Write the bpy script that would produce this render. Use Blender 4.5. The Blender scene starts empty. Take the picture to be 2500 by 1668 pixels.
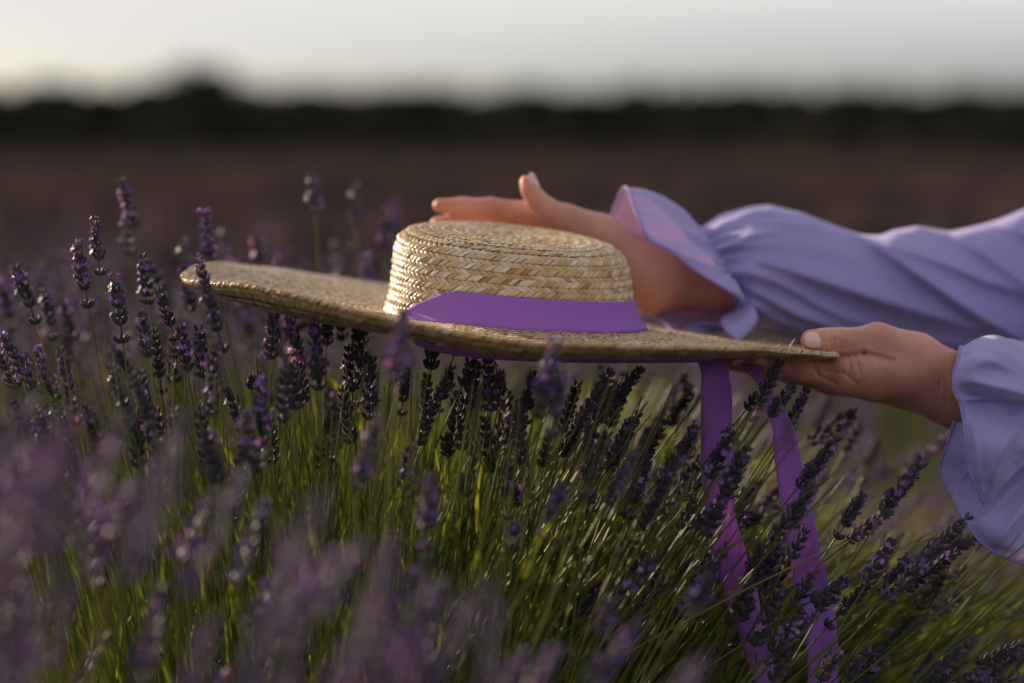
import bpy, math, random
import numpy as np
from mathutils import Vector, Matrix, Quaternion

R = math.radians
sc = bpy.context.scene
col = sc.collection
random.seed(7)
rng = np.random.default_rng(7)

# ---------------------------------------------------------------- camera
CAM_Z = 0.80
TILT = math.atan(484.0 / 5903.0)
K = 5903.0                      # focal length in photograph pixels (2500 px wide)
cd = bpy.data.cameras.new('camera')
cam = bpy.data.objects.new('camera', cd)
col.objects.link(cam)
cam.location = (0, 0, CAM_Z)
cam.rotation_euler = (R(90) - TILT, 0, 0)
cd.lens = 85
cd.sensor_width = 36
cd.clip_start = 0.05
cd.clip_end = 3000
cd.dof.use_dof = True
cd.dof.focus_distance = 1.695
cd.dof.aperture_fstop = 2.5
cd.dof.aperture_blades = 0
sc.camera = cam

# ---------------------------------------------------------------- light
SUN = Vector((-0.71, 0.67, 0.30)).normalized()      # towards the sun
elev = math.asin(SUN.z)
azim = math.atan2(SUN.x, SUN.y)                     # clockwise from +Y
w = bpy.data.worlds.new('World')
sc.world = w
w.use_nodes = True
nt = w.node_tree
nt.nodes.clear()
out = nt.nodes.new('ShaderNodeOutputWorld')
bg = nt.nodes.new('ShaderNodeBackground')
sky = nt.nodes.new('ShaderNodeTexSky')
sky.sky_type = 'NISHITA'
sky.sun_disc = False
sky.sun_elevation = elev
sky.sun_rotation = azim
sky.altitude = 200
sky.air_density = 0.6
sky.dust_density = 2.0
sky.ozone_density = 2.4
bg.inputs['Strength'].default_value = 0.065
# thin pale evening cloud over the blue, clear towards the horizon
def sn(t, **kw):
    x = nt.nodes.new(t)
    for k, v in kw.items(): setattr(x, k, v)
    return x
tcw = sn('ShaderNodeTexCoord')
sep = sn('ShaderNodeSeparateXYZ'); nt.links.new(tcw.outputs['Generated'], sep.inputs[0])
mp = sn('ShaderNodeMapping'); mp.inputs['Scale'].default_value = (1.2, 1.2, 7.0); nt.links.new(tcw.outputs['Generated'], mp.inputs[0])
cn = sn('ShaderNodeTexNoise'); cn.inputs['Scale'].default_value = 1.6; cn.inputs['Detail'].default_value = 5; nt.links.new(mp.outputs[0], cn.inputs['Vector'])
m1 = sn('ShaderNodeMapRange', interpolation_type='SMOOTHSTEP'); m1.inputs[1].default_value = 0.008; m1.inputs[2].default_value = 0.072; nt.links.new(sep.outputs[2], m1.inputs[0])
m2 = sn('ShaderNodeMapRange', interpolation_type='SMOOTHSTEP'); m2.inputs[1].default_value = 0.3; m2.inputs[2].default_value = 0.62; m2.inputs[3].default_value = 0.72; m2.inputs[4].default_value = 1.0; nt.links.new(cn.outputs[0], m2.inputs[0])
m3 = sn('ShaderNodeMapRange', interpolation_type='SMOOTHSTEP'); m3.inputs[1].default_value = 0.12; m3.inputs[2].default_value = 0.8; m3.inputs[3].default_value = 1.0; m3.inputs[4].default_value = 0.65; nt.links.new(sep.outputs[2], m3.inputs[0])
k1 = sn('ShaderNodeMath', operation='MULTIPLY'); nt.links.new(m1.outputs[0], k1.inputs[0]); nt.links.new(m2.outputs[0], k1.inputs[1])
k2 = sn('ShaderNodeMath', operation='MULTIPLY'); nt.links.new(k1.outputs[0], k2.inputs[0]); nt.links.new(m3.outputs[0], k2.inputs[1])
bg2 = sn('ShaderNodeBackground'); bg2.inputs[0].default_value = (.97, .93, .89, 1); bg2.inputs[1].default_value = 0.57
mxs = sn('ShaderNodeMixShader'); nt.links.new(k2.outputs[0], mxs.inputs[0]); nt.links.new(bg.outputs[0], mxs.inputs[1]); nt.links.new(bg2.outputs[0], mxs.inputs[2])
nt.links.new(sky.outputs[0], bg.inputs[0])
nt.links.new(mxs.outputs[0], out.inputs[0])

sl = bpy.data.lights.new('sun', 'SUN')
sl.energy = 5.0
sl.angle = R(0.5)
sl.color = (1.0, 0.79, 0.54)
so = bpy.data.objects.new('sun', sl)
col.objects.link(so)
so.rotation_euler = SUN.to_track_quat('Z', 'Y').to_euler()

sc.view_settings.view_transform = 'Standard'
sc.view_settings.look = 'None'
sc.view_settings.gamma = 1
sc.view_settings.use_curve_mapping = False
sc.view_settings.exposure = 0.6

# ---------------------------------------------------------------- helpers
ct, st = math.cos(TILT), math.sin(TILT)

def P(px, py, d):
    """world points of photograph pixels (2500x1668) at depth d metres along the view"""
    px, py, d = np.asarray(px, float), np.asarray(py, float), np.asarray(d, float)
    u = (px - 1250.0) / K * d
    v = (834.0 - py) / K * d
    return np.stack([u, ct * d + st * v, CAM_Z - st * d + ct * v], -1)

def z_for(x, y, py):
    """height z at world x,y seen at photograph row py"""
    s = (834.0 - py) / K
    # v = s*d ; y = ct*d + st*v ; z = CAM_Z - st*d + ct*v
    d = y / (ct + st * s)
    return CAM_Z - st * d + ct * s * d

def tag(o, label=None, cat=None, group=None, kind=None):
    if label: o['label'] = label
    if cat: o['category'] = cat
    if group: o['group'] = group
    if kind: o['kind'] = kind
    return o

def link(o, parent=None):
    col.objects.link(o)
    if parent is not None:
        o.parent = parent
    return o

def empty(name, loc=(0, 0, 0)):
    o = bpy.data.objects.new(name, None)
    o.empty_display_size = 0.02
    o.location = loc
    col.objects.link(o)
    return o

def mesh(name, verts, faces=None, tris=None, quads=None, mat=None, smooth=True, attrs=None, mats=None, midx=None):
    """fast mesh from numpy arrays"""
    me = bpy.data.meshes.new(name)
    verts = np.asarray(verts, np.float32).reshape(-1, 3)
    if faces is not None:
        me.from_pydata(verts.tolist(), [], faces)
    else:
        arrs = []
        if quads is not None and len(quads):
            arrs.append(np.asarray(quads, np.int32).reshape(-1, 4))
        if tris is not None and len(tris):
            arrs.append(np.asarray(tris, np.int32).reshape(-1, 3))
        nl = sum(a.size for a in arrs)
        nf = sum(len(a) for a in arrs)
        me.vertices.add(len(verts))
        me.vertices.foreach_set('co', verts.ravel())
        me.loops.add(nl)
        me.loops.foreach_set('vertex_index', np.concatenate([a.ravel() for a in arrs]))
        me.polygons.add(nf)
        starts, c = [], 0
        for a in arrs:
            starts.append(c + np.arange(len(a)) * a.shape[1])
            c += a.size
        me.polygons.foreach_set('loop_start', np.concatenate(starts).astype(np.int32))
        me.update(calc_edges=True)
    if attrs:
        for k, val in attrs.items():
            a = me.attributes.new(k, 'FLOAT', 'POINT')
            a.data.foreach_set('value', np.asarray(val, np.float32).ravel())
    for m in (mats or ([mat] if mat else [])):
        me.materials.append(m)
    if midx is not None:
        me.polygons.foreach_set('material_index', np.asarray(midx, np.int32))
    if smooth:
        me.polygons.foreach_set('use_smooth', np.ones(len(me.polygons), bool))
    me.validate()
    me.update()
    return me

def obj(name, me, parent=None, loc=None):
    o = bpy.data.objects.new(name, me)
    if loc is not None: o.location = loc
    return link(o, parent)

def grid_quads(nu, nv, closed_u=False):
    i = np.arange(nu if closed_u else nu - 1)
    j = np.arange(nv - 1)
    I, J = np.meshgrid(i, j, indexing='ij')
    I2 = (I + 1) % nu
    return np.stack([I * nv + J, I2 * nv + J, I2 * nv + J + 1, I * nv + J + 1], -1).reshape(-1, 4)

def catmull(pts, n, closed=False):
    """resample control points (m,...) to n samples"""
    pts = np.asarray(pts, float)
    m = len(pts)
    t = np.linspace(0, m if closed else m - 1, n, endpoint=not closed)
    i = np.floor(t).astype(int)
    if not closed:
        i = np.minimum(i, m - 2)
    f = (t - i)
    f = f.reshape((-1,) + (1,) * (pts.ndim - 1))
    if closed:
        g = lambda k: pts[(i + k) % m]
        p0, p1, p2, p3 = g(-1), g(0), g(1), g(2)
    else:
        ext = np.concatenate([[2 * pts[0] - pts[1]], pts, [2 * pts[-1] - pts[-2]]])
        p0, p1, p2, p3 = ext[i], ext[i + 1], ext[i + 2], ext[i + 3]
    return 0.5 * ((2 * p1) + (-p0 + p2) * f + (2 * p0 - 5 * p1 + 4 * p2 - p3) * f ** 2 + (-p0 + 3 * p1 - 3 * p2 + p3) * f ** 3)

def tube(path, rad, sides=6, cap=False):
    """tube along path (n,3); rad scalar or (n,). returns verts, quads"""
    path = np.asarray(path, float)
    n = len(path)
    rad = np.broadcast_to(np.asarray(rad, float), (n,))
    T = np.gradient(path, axis=0)
    T /= np.linalg.norm(T, axis=1, keepdims=True) + 1e-12
    ref = np.array([0.31, 0.95, 0.05]) if abs(T[:, 1]).mean() < 0.8 else np.array([0.95, 0.1, 0.3])
    U = np.cross(T, ref); U /= np.linalg.norm(U, axis=1, keepdims=True)
    V = np.cross(T, U)
    a = np.arange(sides) / sides * 2 * np.pi
    ring = U[:, None] * np.cos(a)[None, :, None] + V[:, None] * np.sin(a)[None, :, None]
    v = path[:, None] + ring * rad[:, None, None]
    I, J = np.meshgrid(np.arange(n - 1), np.arange(sides), indexing='ij')
    J2 = (J + 1) % sides
    q = np.stack([I * sides + J, I * sides + J2, (I + 1) * sides + J2, (I + 1) * sides + J], -1).reshape(-1, 4)
    return v.reshape(-1, 3), q

class Acc:
    def __init__(s): s.v, s.q, s.t, s.a, s.mq, s.mt, s.n = [], [], [], [], [], [], 0
    def add(s, v, q=None, t=None, a=0.0, m=0):
        v = np.asarray(v).reshape(-1, 3)
        if q is not None and len(q): s.q.append(np.asarray(q) + s.n); s.mq.append(np.full(len(q), m))
        if t is not None and len(t): s.t.append(np.asarray(t) + s.n); s.mt.append(np.full(len(t), m))
        s.v.append(v); s.a.append(np.broadcast_to(np.asarray(a, float), (len(v),))); s.n += len(v)
    def mesh(s, name, mats, attr='rnd', smooth=True):
        q = np.concatenate(s.q) if s.q else None
        t = np.concatenate(s.t) if s.t else None
        mi = np.concatenate((s.mq if s.q else []) + (s.mt if s.t else []))
        return mesh(name, np.concatenate(s.v), quads=q, tris=t, mats=mats, midx=mi, smooth=smooth,
                    attrs={attr: np.concatenate(s.a)})

# cheap smooth value noise (periodic-free) for numpy
_perm = rng.random((64, 64, 64))
def vnoise(p):
    p = np.asarray(p, float)
    i = np.floor(p).astype(int); f = p - i; f = f * f * (3 - 2 * f)
    r = 0
    for dx in (0, 1):
        for dy in (0, 1):
            for dz in (0, 1):
                wgt = (f[..., 0] if dx else 1 - f[..., 0]) * (f[..., 1] if dy else 1 - f[..., 1]) * (f[..., 2] if dz else 1 - f[..., 2])
                r = r + wgt * _perm[(i[..., 0] + dx) % 64, (i[..., 1] + dy) % 64, (i[..., 2] + dz) % 64]
    return r * 2 - 1

# ---------------------------------------------------------------- materials
def new_mat(name):
    m = bpy.data.materials.new(name)
    m.use_nodes = True
    n = m.node_tree
    n.nodes.clear()
    o = n.nodes.new('ShaderNodeOutputMaterial')
    b = n.nodes.new('ShaderNodeBsdfPrincipled')
    n.links.new(b.outputs[0], o.inputs[0])
    return m, n, b, o

def N(n, t, **kw):
    x = n.nodes.new(t)
    for k, v in kw.items():
        if k in x.inputs: x.inputs[k].default_value = v
        else: setattr(x, k, v)
    return x

def ramp(n, fac, stops):
    r = n.nodes.new('ShaderNodeValToRGB')
    e = r.color_ramp.elements
    while len(e) < len(stops): e.new(0.5)
    for x, (p, c) in zip(e, stops):
        x.position = p; x.color = (*c, 1)
    n.links.new(fac, r.inputs[0])
    return r.outputs[0]

def mixrgb(n, fac, a, b, mode='MIX'):
    x = n.nodes.new('ShaderNodeMix'); x.data_type = 'RGBA'; x.blend_type = mode
    for sock, val in ((x.inputs[0], fac), (x.inputs[6], a), (x.inputs[7], b)):
        if hasattr(val, 'links'): n.links.new(val, sock)
        elif isinstance(val, (int, float)): sock.default_value = val
        else: sock.default_value = (*val, 1)
    return x.outputs[2]

def bump(n, b, height, strength, dist):
    x = n.nodes.new('ShaderNodeBump')
    x.inputs['Strength'].default_value = strength
    x.inputs['Distance'].default_value = dist
    n.links.new(height, x.inputs['Height'])
    n.links.new(x.outputs[0], b.inputs['Normal'])
    return x

def noise(n, scale, detail=3, coord=None, rough=0.55):
    x = n.nodes.new('ShaderNodeTexNoise')
    x.inputs['Scale'].default_value = scale
    x.inputs['Detail'].default_value = detail
    x.inputs['Roughness'].default_value = rough
    if coord is not None: n.links.new(coord, x.inputs['Vector'])
    return x.outputs[0]

def mat_straw():
    m, n, b, o = new_mat('straw')
    at = N(n, 'ShaderNodeAttribute', attribute_name='rnd')
    geo = n.nodes.new('ShaderNodeTexCoord')
    c = ramp(n, at.outputs['Fac'], [(0.0, (.42, .25, .11)), (0.22, (.62, .42, .20)), (0.5, (.80, .60, .35)), (0.75, (.86, .71, .50)), (1.0, (.93, .88, .78))])
    ns = noise(n, 420, 2, geo.outputs['Object'])
    c = mixrgb(n, 0.35, c, ramp(n, ns, [(0.3, (.60, .53, .44)), (0.7, (1, 1, 1))]), 'MULTIPLY')
    big = noise(n, 14, 2, geo.outputs['Object'])
    c = mixrgb(n, 0.5, c, ramp(n, big, [(0.35, (.90, .85, .78)), (0.65, (1, 1, 1))]), 'MULTIPLY')
    n.links.new(c, b.inputs['Base Color'])
    b.inputs['Roughness'].default_value = 0.28
    b.inputs['Specular IOR Level'].default_value = 0.65
    b.inputs['Sheen Weight'].default_value = 0.05
    bump(n, b, ns, 0.35, 0.0004)
    tr = N(n, 'ShaderNodeBsdfTranslucent')
    n.links.new(c, tr.inputs[0])
    mx = N(n, 'ShaderNodeMixShader'); mx.inputs[0].default_value = 0.26
    n.links.new(b.outputs[0], mx.inputs[1]); n.links.new(tr.outputs[0], mx.inputs[2]); n.links.new(mx.outputs[0], o.inputs[0])
    return m

def mat_simple(name, color, rough=0.6, spec=0.4, nscale=None, ncol=None, bumpd=None):
    m, n, b, o = new_mat(name)
    b.inputs['Base Color'].default_value = (*color, 1)
    b.inputs['Roughness'].default_value = rough
    b.inputs['Specular IOR Level'].default_value = spec
    if nscale:
        tc = n.nodes.new('ShaderNodeTexCoord')
        ns = noise(n, nscale, 4, tc.outputs['Object'])
        n.links.new(ramp(n, ns, [(0.35, color), (0.68, ncol)]), b.inputs['Base Color'])
        if bumpd: bump(n, b, ns, 0.6, bumpd)
    return m

def mat_cloth(name, color, tcol, trans=0.35, weave=2600, rough=0.75, sheen=0.3, dist=0.00015):
    m, n, b, o = new_mat(name)
    tc = n.nodes.new('ShaderNodeTexCoord')
    ns = noise(n, 9, 3, tc.outputs['Object'])
    c = mixrgb(n, 0.25, color, ramp(n, ns, [(0.3, tuple(x * .8 for x in color)), (0.7, tuple(min(1, x * 1.15) for x in color))]))
    n.links.new(c, b.inputs['Base Color'])
    b.inputs['Roughness'].default_value = rough
    b.inputs['Sheen Weight'].default_value = sheen
    b.inputs['Sheen Tint'].default_value = (.9, .88, 1, 1)
    b.inputs['Specular IOR Level'].default_value = 0.25
    wv = noise(n, weave, 1, tc.outputs['Object'])
    b1 = bump(n, b, wv, 0.25, dist)
    mpn = n.nodes.new('ShaderNodeMapping'); mpn.inputs['Scale'].default_value = (18, 40, 55); mpn.inputs['Rotation'].default_value = (0, R(25), 0)
    n.links.new(tc.outputs['Object'], mpn.inputs[0])
    cr = N(n, 'ShaderNodeTexNoise'); cr.inputs['Scale'].default_value = 1.0; cr.inputs['Detail'].default_value = 4; cr.inputs['Distortion'].default_value = 0.8
    n.links.new(mpn.outputs[0], cr.inputs['Vector'])
    b2 = n.nodes.new('ShaderNodeBump'); b2.inputs['Strength'].default_value = .55; b2.inputs['Distance'].default_value = .004
    n.links.new(cr.outputs[0], b2.inputs['Height']); n.links.new(b2.outputs[0], b1.inputs['Normal'])
    tr = N(n, 'ShaderNodeBsdfTranslucent')
    tr.inputs[0].default_value = (*tcol, 1)
    mx = N(n, 'ShaderNodeMixShader'); mx.inputs[0].default_value = trans
    n.links.new(b.outputs[0], mx.inputs[1]); n.links.new(tr.outputs[0], mx.inputs[2]); n.links.new(mx.outputs[0], o.inputs[0])
    return m

def mat_ribbon():
    m, n, b, o = new_mat('grosgrain_ribbon')
    at = N(n, 'ShaderNodeAttribute', attribute_name='along')
    mul = N(n, 'ShaderNodeMath', operation='MULTIPLY'); mul.inputs[1].default_value = 2 * math.pi / 0.0011
    n.links.new(at.outputs['Fac'], mul.inputs[0])
    sn = N(n, 'ShaderNodeMath', operation='SINE'); n.links.new(mul.outputs[0], sn.inputs[0])
    hh = N(n, 'ShaderNodeMath', operation='MULTIPLY_ADD'); hh.inputs[1].default_value = .5; hh.inputs[2].default_value = .5
    n.links.new(sn.outputs[0], hh.inputs[0])
    c = ramp(n, hh.outputs[0], [(0.0, (.27, .115, .53)), (1.0, (.48, .22, .78))])
    n.links.new(c, b.inputs['Base Color'])
    b.inputs['Roughness'].default_value = 0.6
    b.inputs['Specular IOR Level'].default_value = 0.15
    b.inputs['Sheen Weight'].default_value = 0.06
    bump(n, b, hh.outputs[0], 0.5, 0.0003)
    tr = N(n, 'ShaderNodeBsdfTranslucent'); tr.inputs[0].default_value = (.75, .12, .52, 1)
    mx = N(n, 'ShaderNodeMixShader'); mx.inputs[0].default_value = 0.25
    n.links.new(b.outputs[0], mx.inputs[1]); n.links.new(tr.outputs[0], mx.inputs[2]); n.links.new(mx.outputs[0], o.inputs[0])
    return m

def mat_skin():
    m, n, b, o = new_mat('skin')
    tc = n.nodes.new('ShaderNodeTexCoord')
    ns = noise(n, 28, 3, tc.outputs['Object'])
    c = ramp(n, ns, [(0.3, (.44, .21, .16)), (0.55, (.56, .29, .23)), (0.75, (.66, .33, .27))])
    n.links.new(c, b.inputs['Base Color'])
    b.inputs['Roughness'].default_value = 0.42
    b.inputs['Specular IOR Level'].default_value = 0.4
    b.inputs['Subsurface Weight'].default_value = 1.0
    b.inputs['Subsurface Radius'].default_value = (1.0, 0.17, 0.07)
    b.inputs['Subsurface Scale'].default_value = 0.0085
    vor = N(n, 'ShaderNodeTexVoronoi', feature='F1'); vor.inputs['Scale'].default_value = 900
    n.links.new(tc.outputs['Object'], vor.inputs['Vector'])
    fn = noise(n, 260, 4, tc.outputs['Object'])
    ad = N(n, 'ShaderNodeMath', operation='ADD')
    n.links.new(vor.outputs['Distance'], ad.inputs[0]); n.links.new(fn, ad.inputs[1])
    bump(n, b, ad.outputs[0], 0.5, 0.0005)
    return m

def mat_plant(name, stops, tcol, trans, rough=0.6, sheen=0.0, objrnd=True):
    m, n, b, o = new_mat(name)
    at = N(n, 'ShaderNodeAttribute', attribute_name='rnd')
    c = ramp(n, at.outputs['Fac'], stops)
    if objrnd:
        oi = n.nodes.new('ShaderNodeObjectInfo')
        c = mixrgb(n, 0.55, c, ramp(n, oi.outputs['Random'], [(0, (.55, .55, .6)), (0.5, (.9, .9, .9)), (.85, (1.2, 1.15, 1.2)), (1, (1.9, 1.8, 1.75))]), 'MULTIPLY')
    n.links.new(c, b.inputs['Base Color'])
    b.inputs['Roughness'].default_value = rough
    b.inputs['Sheen Weight'].default_value = sheen
    b.inputs['Specular IOR Level'].default_value = 0.35
    tr = N(n, 'ShaderNodeBsdfTranslucent')
    n.links.new(mixrgb(n, 1.0, c, tcol, 'MULTIPLY'), tr.inputs[0])
    mx = N(n, 'ShaderNodeMixShader'); mx.inputs[0].default_value = trans
    n.links.new(b.outputs[0], mx.inputs[1]); n.links.new(tr.outputs[0], mx.inputs[2]); n.links.new(mx.outputs[0], o.inputs[0])
    return m

M = {}
M['straw'] = mat_straw()
M['straw_base'] = mat_cloth('straw_base', (.34, .22, .10), (.5, .32, .14), 0.3, 600, .8, 0)
M['ribbon'] = mat_ribbon()
M['cloth'] = mat_cloth('lilac_crepe', (.315, .29, .63), (.80, .42, .66), 0.09)
M['thread'] = mat_cloth('lilac_thread', (.30, .25, .66), (.8, .5, .6), 0.15, 1500, dist=0.0006)
M['skin'] = mat_skin()
M['nail'] = mat_simple('nail_polish', (.74, .46, .44), 0.12, 0.6)
M['hair'] = mat_simple('hair', (.05, .028, .015), 0.45, 0.5, 60, (.09, .05, .03))
M['calyx'] = mat_plant('lavender_calyx', [(0, (.030, .027, .036)), (0.5, (.056, .047, .078)), (1, (.14, .13, .135))], (2.2, 1.4, 1.3), 0.24, 0.6, 0.22)
M['petal'] = mat_plant('lavender_petal', [(0, (.10, .052, .22)), (0.6, (.19, .10, .36)), (1, (.38, .20, .46))], (1.4, .9, 1.0), 0.4, 0.5)
M['stem'] = mat_plant('lavender_stem', [(0, (.08, .11, .018)), (0.5, (.16, .19, .035)), (1, (.26, .21, .07))], (1.5, 1.6, .5), 0.28, 0.38)
M['leaf'] = mat_plant('green_leaf', [(0, (.018, .027, .006)), (0.5, (.060, .080, .012)), (1, (.19, .195, .035))], (1.7, 1.8, .5), 0.45, 0.45, objrnd=False)
M['soil'] = mat_simple('dry_soil', (.085, .060, .042), 0.95, 0.1, 6, (.13, .095, .068), 0.01)

# ---------------------------------------------------------------- setting
me = mesh('ground', [(-900, -60, 0), (900, -60, 0), (900, 1500, 0), (-900, 1500, 0)], quads=[(0, 1, 2, 3)], mat=M['soil'])
tag(obj('ground', me), kind='structure')
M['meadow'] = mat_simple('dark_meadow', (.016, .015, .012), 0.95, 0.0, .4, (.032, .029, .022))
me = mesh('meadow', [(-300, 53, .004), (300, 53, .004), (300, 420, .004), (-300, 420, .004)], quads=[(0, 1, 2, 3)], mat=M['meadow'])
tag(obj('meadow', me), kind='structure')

# far lavender rows: bumpy canopy from about 7 m to 110 m
def far_rows():
    ys = 6.5 * (54 / 6.5) ** (np.linspace(0, 1, 230))
    xs = np.linspace(-1, 1, 260)
    Y, X = np.meshgrid(ys, xs, indexing='ij')
    X = X * (4 + Y * 0.42)
    rowp = np.cos(2 * np.pi * (Y + X * 0.06) / 1.7)
    z = 0.40 + 0.13 * np.tanh(rowp * 1.4)
    z += 0.05 * vnoise(np.stack([X * 2.2, Y * 2.2, Y * 0], -1)) + 0.04 * vnoise(np.stack([X * 7, Y * 7, Y * 0 + 5], -1))
    z[0, :] = 0; z[-1, :] = 0; z[:, 0] = 0; z[:, -1] = 0
    v = np.stack([X, Y, z], -1)
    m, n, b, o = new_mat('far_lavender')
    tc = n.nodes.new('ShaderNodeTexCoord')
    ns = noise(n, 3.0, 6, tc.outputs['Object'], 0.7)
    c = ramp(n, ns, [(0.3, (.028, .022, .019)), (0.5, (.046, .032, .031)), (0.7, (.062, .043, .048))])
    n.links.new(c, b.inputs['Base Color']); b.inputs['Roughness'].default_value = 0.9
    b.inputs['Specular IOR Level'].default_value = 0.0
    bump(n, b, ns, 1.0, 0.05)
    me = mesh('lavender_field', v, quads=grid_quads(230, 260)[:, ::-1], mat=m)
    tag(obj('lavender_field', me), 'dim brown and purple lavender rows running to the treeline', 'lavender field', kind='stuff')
far_rows()

# trees
M['bark'] = mat_simple('bark', (.05, .04, .03), 0.9, 0.1)
M['scrub'] = mat_plant('scrub', [(0, (.024, .024, .020)), (1, (.036, .036, .030))], (1, 1, .7), 0.05, 0.9, objrnd=False)
for _n in M['scrub'].node_tree.nodes:
    if _n.type == 'BSDF_PRINCIPLED': _n.inputs['Specular IOR Level'].default_value = 0.0
M['tree_leaf'] = mat_plant('tree_leaf', [(0, (.016, .022, .014)), (0.5, (.024, .032, .018)), (1, (.034, .042, .022))], (1, 1.2, .5), 0.05, 0.8, objrnd=False)
def crown_mesh(seed, n=2600):
    r = np.random.default_rng(seed)
    lobes = r.uniform(-.75, .75, (9, 3)); lobes[:, 2] = lobes[:, 2] * .6
    k = r.integers(0, 9, n)
    d = r.normal(0, 1, (n, 3)); d /= np.linalg.norm(d, axis=1, keepdims=True)
    c = lobes[k] * .9 + d * (0.42 * r.random((n, 1)) ** .4)
    c /= 1.0
    s = 0.055 + 0.05 * r.random((n, 1))
    a = r.normal(0, 1, (n, 3)); a /= np.linalg.norm(a, axis=1, keepdims=True)
    bb = np.cross(a, r.normal(0, 1, (n, 3))); bb /= np.linalg.norm(bb, axis=1, keepdims=True)
    v = np.stack([c - a * s, c + bb * s * .7, c + a * s, c - bb * s * .7], 1)
    v[..., 2] = (v[..., 2] + 0.9) / 1.8
    return mesh('crown', v, quads=np.arange(4 * n).reshape(-1, 4), mat=M['tree_leaf'], smooth=False, attrs={'rnd': np.repeat(r.random(n), 4)})
CR = [crown_mesh(50 + i) for i in range(4)]
TRK = Acc(); 
v, q = tube(catmull([(0, 0, 0), (.02, 0, .25), (-.02, .01, .5)], 6), np.linspace(.05, .025, 6), 7); TRK.add(v, q)
for a in range(4):
    v, q = tube(catmull([(-.01, .0, .38), (.14 * math.cos(a * 1.6), .14 * math.sin(a * 1.6), .55), (.28 * math.cos(a * 1.6), .28 * math.sin(a * 1.6), .72)], 5), np.linspace(.02, .008, 5), 5); TRK.add(v, q)
TRK = TRK.mesh('trunk', [M['bark']])
def tree(px, d, toppy, wpx, label, group=None, i=0, squat=1.0):
    x = (px - 1250) / K * d
    h = z_for(x, d, toppy)
    wd = wpx / K * d
    t = empty('tree', (x, d, 0)); t.rotation_euler.z = i * 1.9
    tag(t, label, 'tree', group)
    tr = obj('trunk', TRK, t); tr.scale = (h * .8, h * .8, h * .8)
    c = obj('crown', CR[i % 4], t, (0, 0, h * .06)); c.scale = (wd * .55, wd * .55, h * .97)
tree(562, 120, 124, 300, 'dark rounded tree standing alone in front of the left treeline', i=1)
ti = 0
for k in range(22):
    tree(-540 + k * 47 + random.uniform(-10, 10), 235 + random.uniform(-14, 14), 190 + random.uniform(-3, 3) + max(0, k - 19) * 8, 200,
         'dark tree in the taller left part of the blurred treeline', 'taller trees at the left of the treeline', i=k)
for k in range(62):
    px = 540 + k * 52 + random.uniform(-14, 14)
    tree(px, 300 + random.uniform(-20, 20), 200 + random.uniform(-4, 4), 200,
         'low grey green tree in the long blurred treeline right of the lone tree', 'low trees of the long treeline', i=k)
for k in range(5):
    tree(2420 + k * 70, 120 + k * 4, 262 + 6 * (k % 2), 150,
         'dark shadowy tree at the far right end before the treeline', 'dark trees at the right edge', i=k + 2)
# dark verge at the foot of the treeline
def verge():
    a = Acc()
    n = 22000
    X = rng.uniform(-130, 130, n); Y = 53 * (330 / 53) ** rng.random(n)
    hh = rng.uniform(.2, .5, n) * (Y / 66) ** .8 * np.where(Y > 170, 1.9, 1)
    ang = rng.uniform(0, 3.14, n); wd = rng.uniform(.6, 1.6, n) * (Y / 110)
    dx, dy = np.cos(ang) * wd, np.sin(ang) * wd
    v = np.stack([np.stack([X - dx, Y - dy, X * 0], -1), np.stack([X + dx, Y + dy, X * 0], -1), np.stack([X + dx * .3, Y + dy * .3, hh], -1), np.stack([X - dx * .6, Y - dy * .6, hh * .8], -1)], 1)
    me = mesh('scrub', v, quads=np.arange(4 * n).reshape(-1, 4), mat=M['scrub'], smooth=False, attrs={'rnd': np.repeat(rng.random(n), 4)})
    tag(obj('scrub', me), 'dark scrub and grass growing below the far treeline', 'scrub', kind='stuff')
verge()

# ---------------------------------------------------------------- straw hat
HD = 1.785                                        # depth of the hat's centre
HC = P(1247, 790, HD)
cx, cy = HC[0], HC[1]

def per_interp(ctrl):
    """periodic smooth interpolation of {deg: value}"""
    ks = sorted(ctrl)
    xs = np.array(ks, float); ys = np.array([ctrl[k] for k in ks], float)
    xs = np.concatenate([xs - 360, xs, xs + 360]); ys = np.tile(ys, 3)
    m = np.gradient(ys, xs)
    def f(deg):
        deg = np.mod(deg, 360.0)
        i = np.clip(np.searchsorted(xs, deg, side='right') - 1, 0, len(xs) - 2)
        h = xs[i + 1] - xs[i]; t = (deg - xs[i]) / h
        return ((2 * t ** 3 - 3 * t ** 2 + 1) * ys[i] + (t ** 3 - 2 * t ** 2 + t) * h * m[i] + (-2 * t ** 3 + 3 * t ** 2) * ys[i + 1] + (t ** 3 - t ** 2) * h * m[i + 1])
    return f
edge_py = per_interp({0: 868, 15: 855, 30: 843, 45: 826, 60: 803, 75: 776, 90: 745, 105: 715, 120: 690, 135: 668, 150: 652, 165: 643, 180: 665, 195: 686, 210: 690, 225: 702, 240: 742, 255: 790, 270: 834, 285: 842, 300: 848, 315: 853, 330: 860, 345: 866})
mid_py = per_interp({0: 862, 30: 839, 60: 801, 90: 746, 120: 693, 150: 657, 180: 681, 195: 702, 210: 719, 225: 744, 240: 777, 255: 816, 270: 860, 285: 864, 300: 864, 315: 865, 330: 867, 345: 868})
base_py = per_interp({0: 808, 30: 795, 60: 778, 90: 765, 120: 756, 150: 752, 180: 762, 210: 776, 225: 788, 255: 800, 270: 808, 285: 813, 315: 817, 345: 813})
R_EDGE, R_MID, R_BASE, R_TOP = 0.240, 0.226, 0.094, 0.0868
def ring(rad, pyf, deg):
    a = np.radians(deg)
    x = cx + rad * np.cos(a); y = cy + rad * np.sin(a) * ct
    return np.stack([x, y, z_for(x, y, pyf(deg))], -1)
TC = P(1247, 572, HD)
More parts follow.
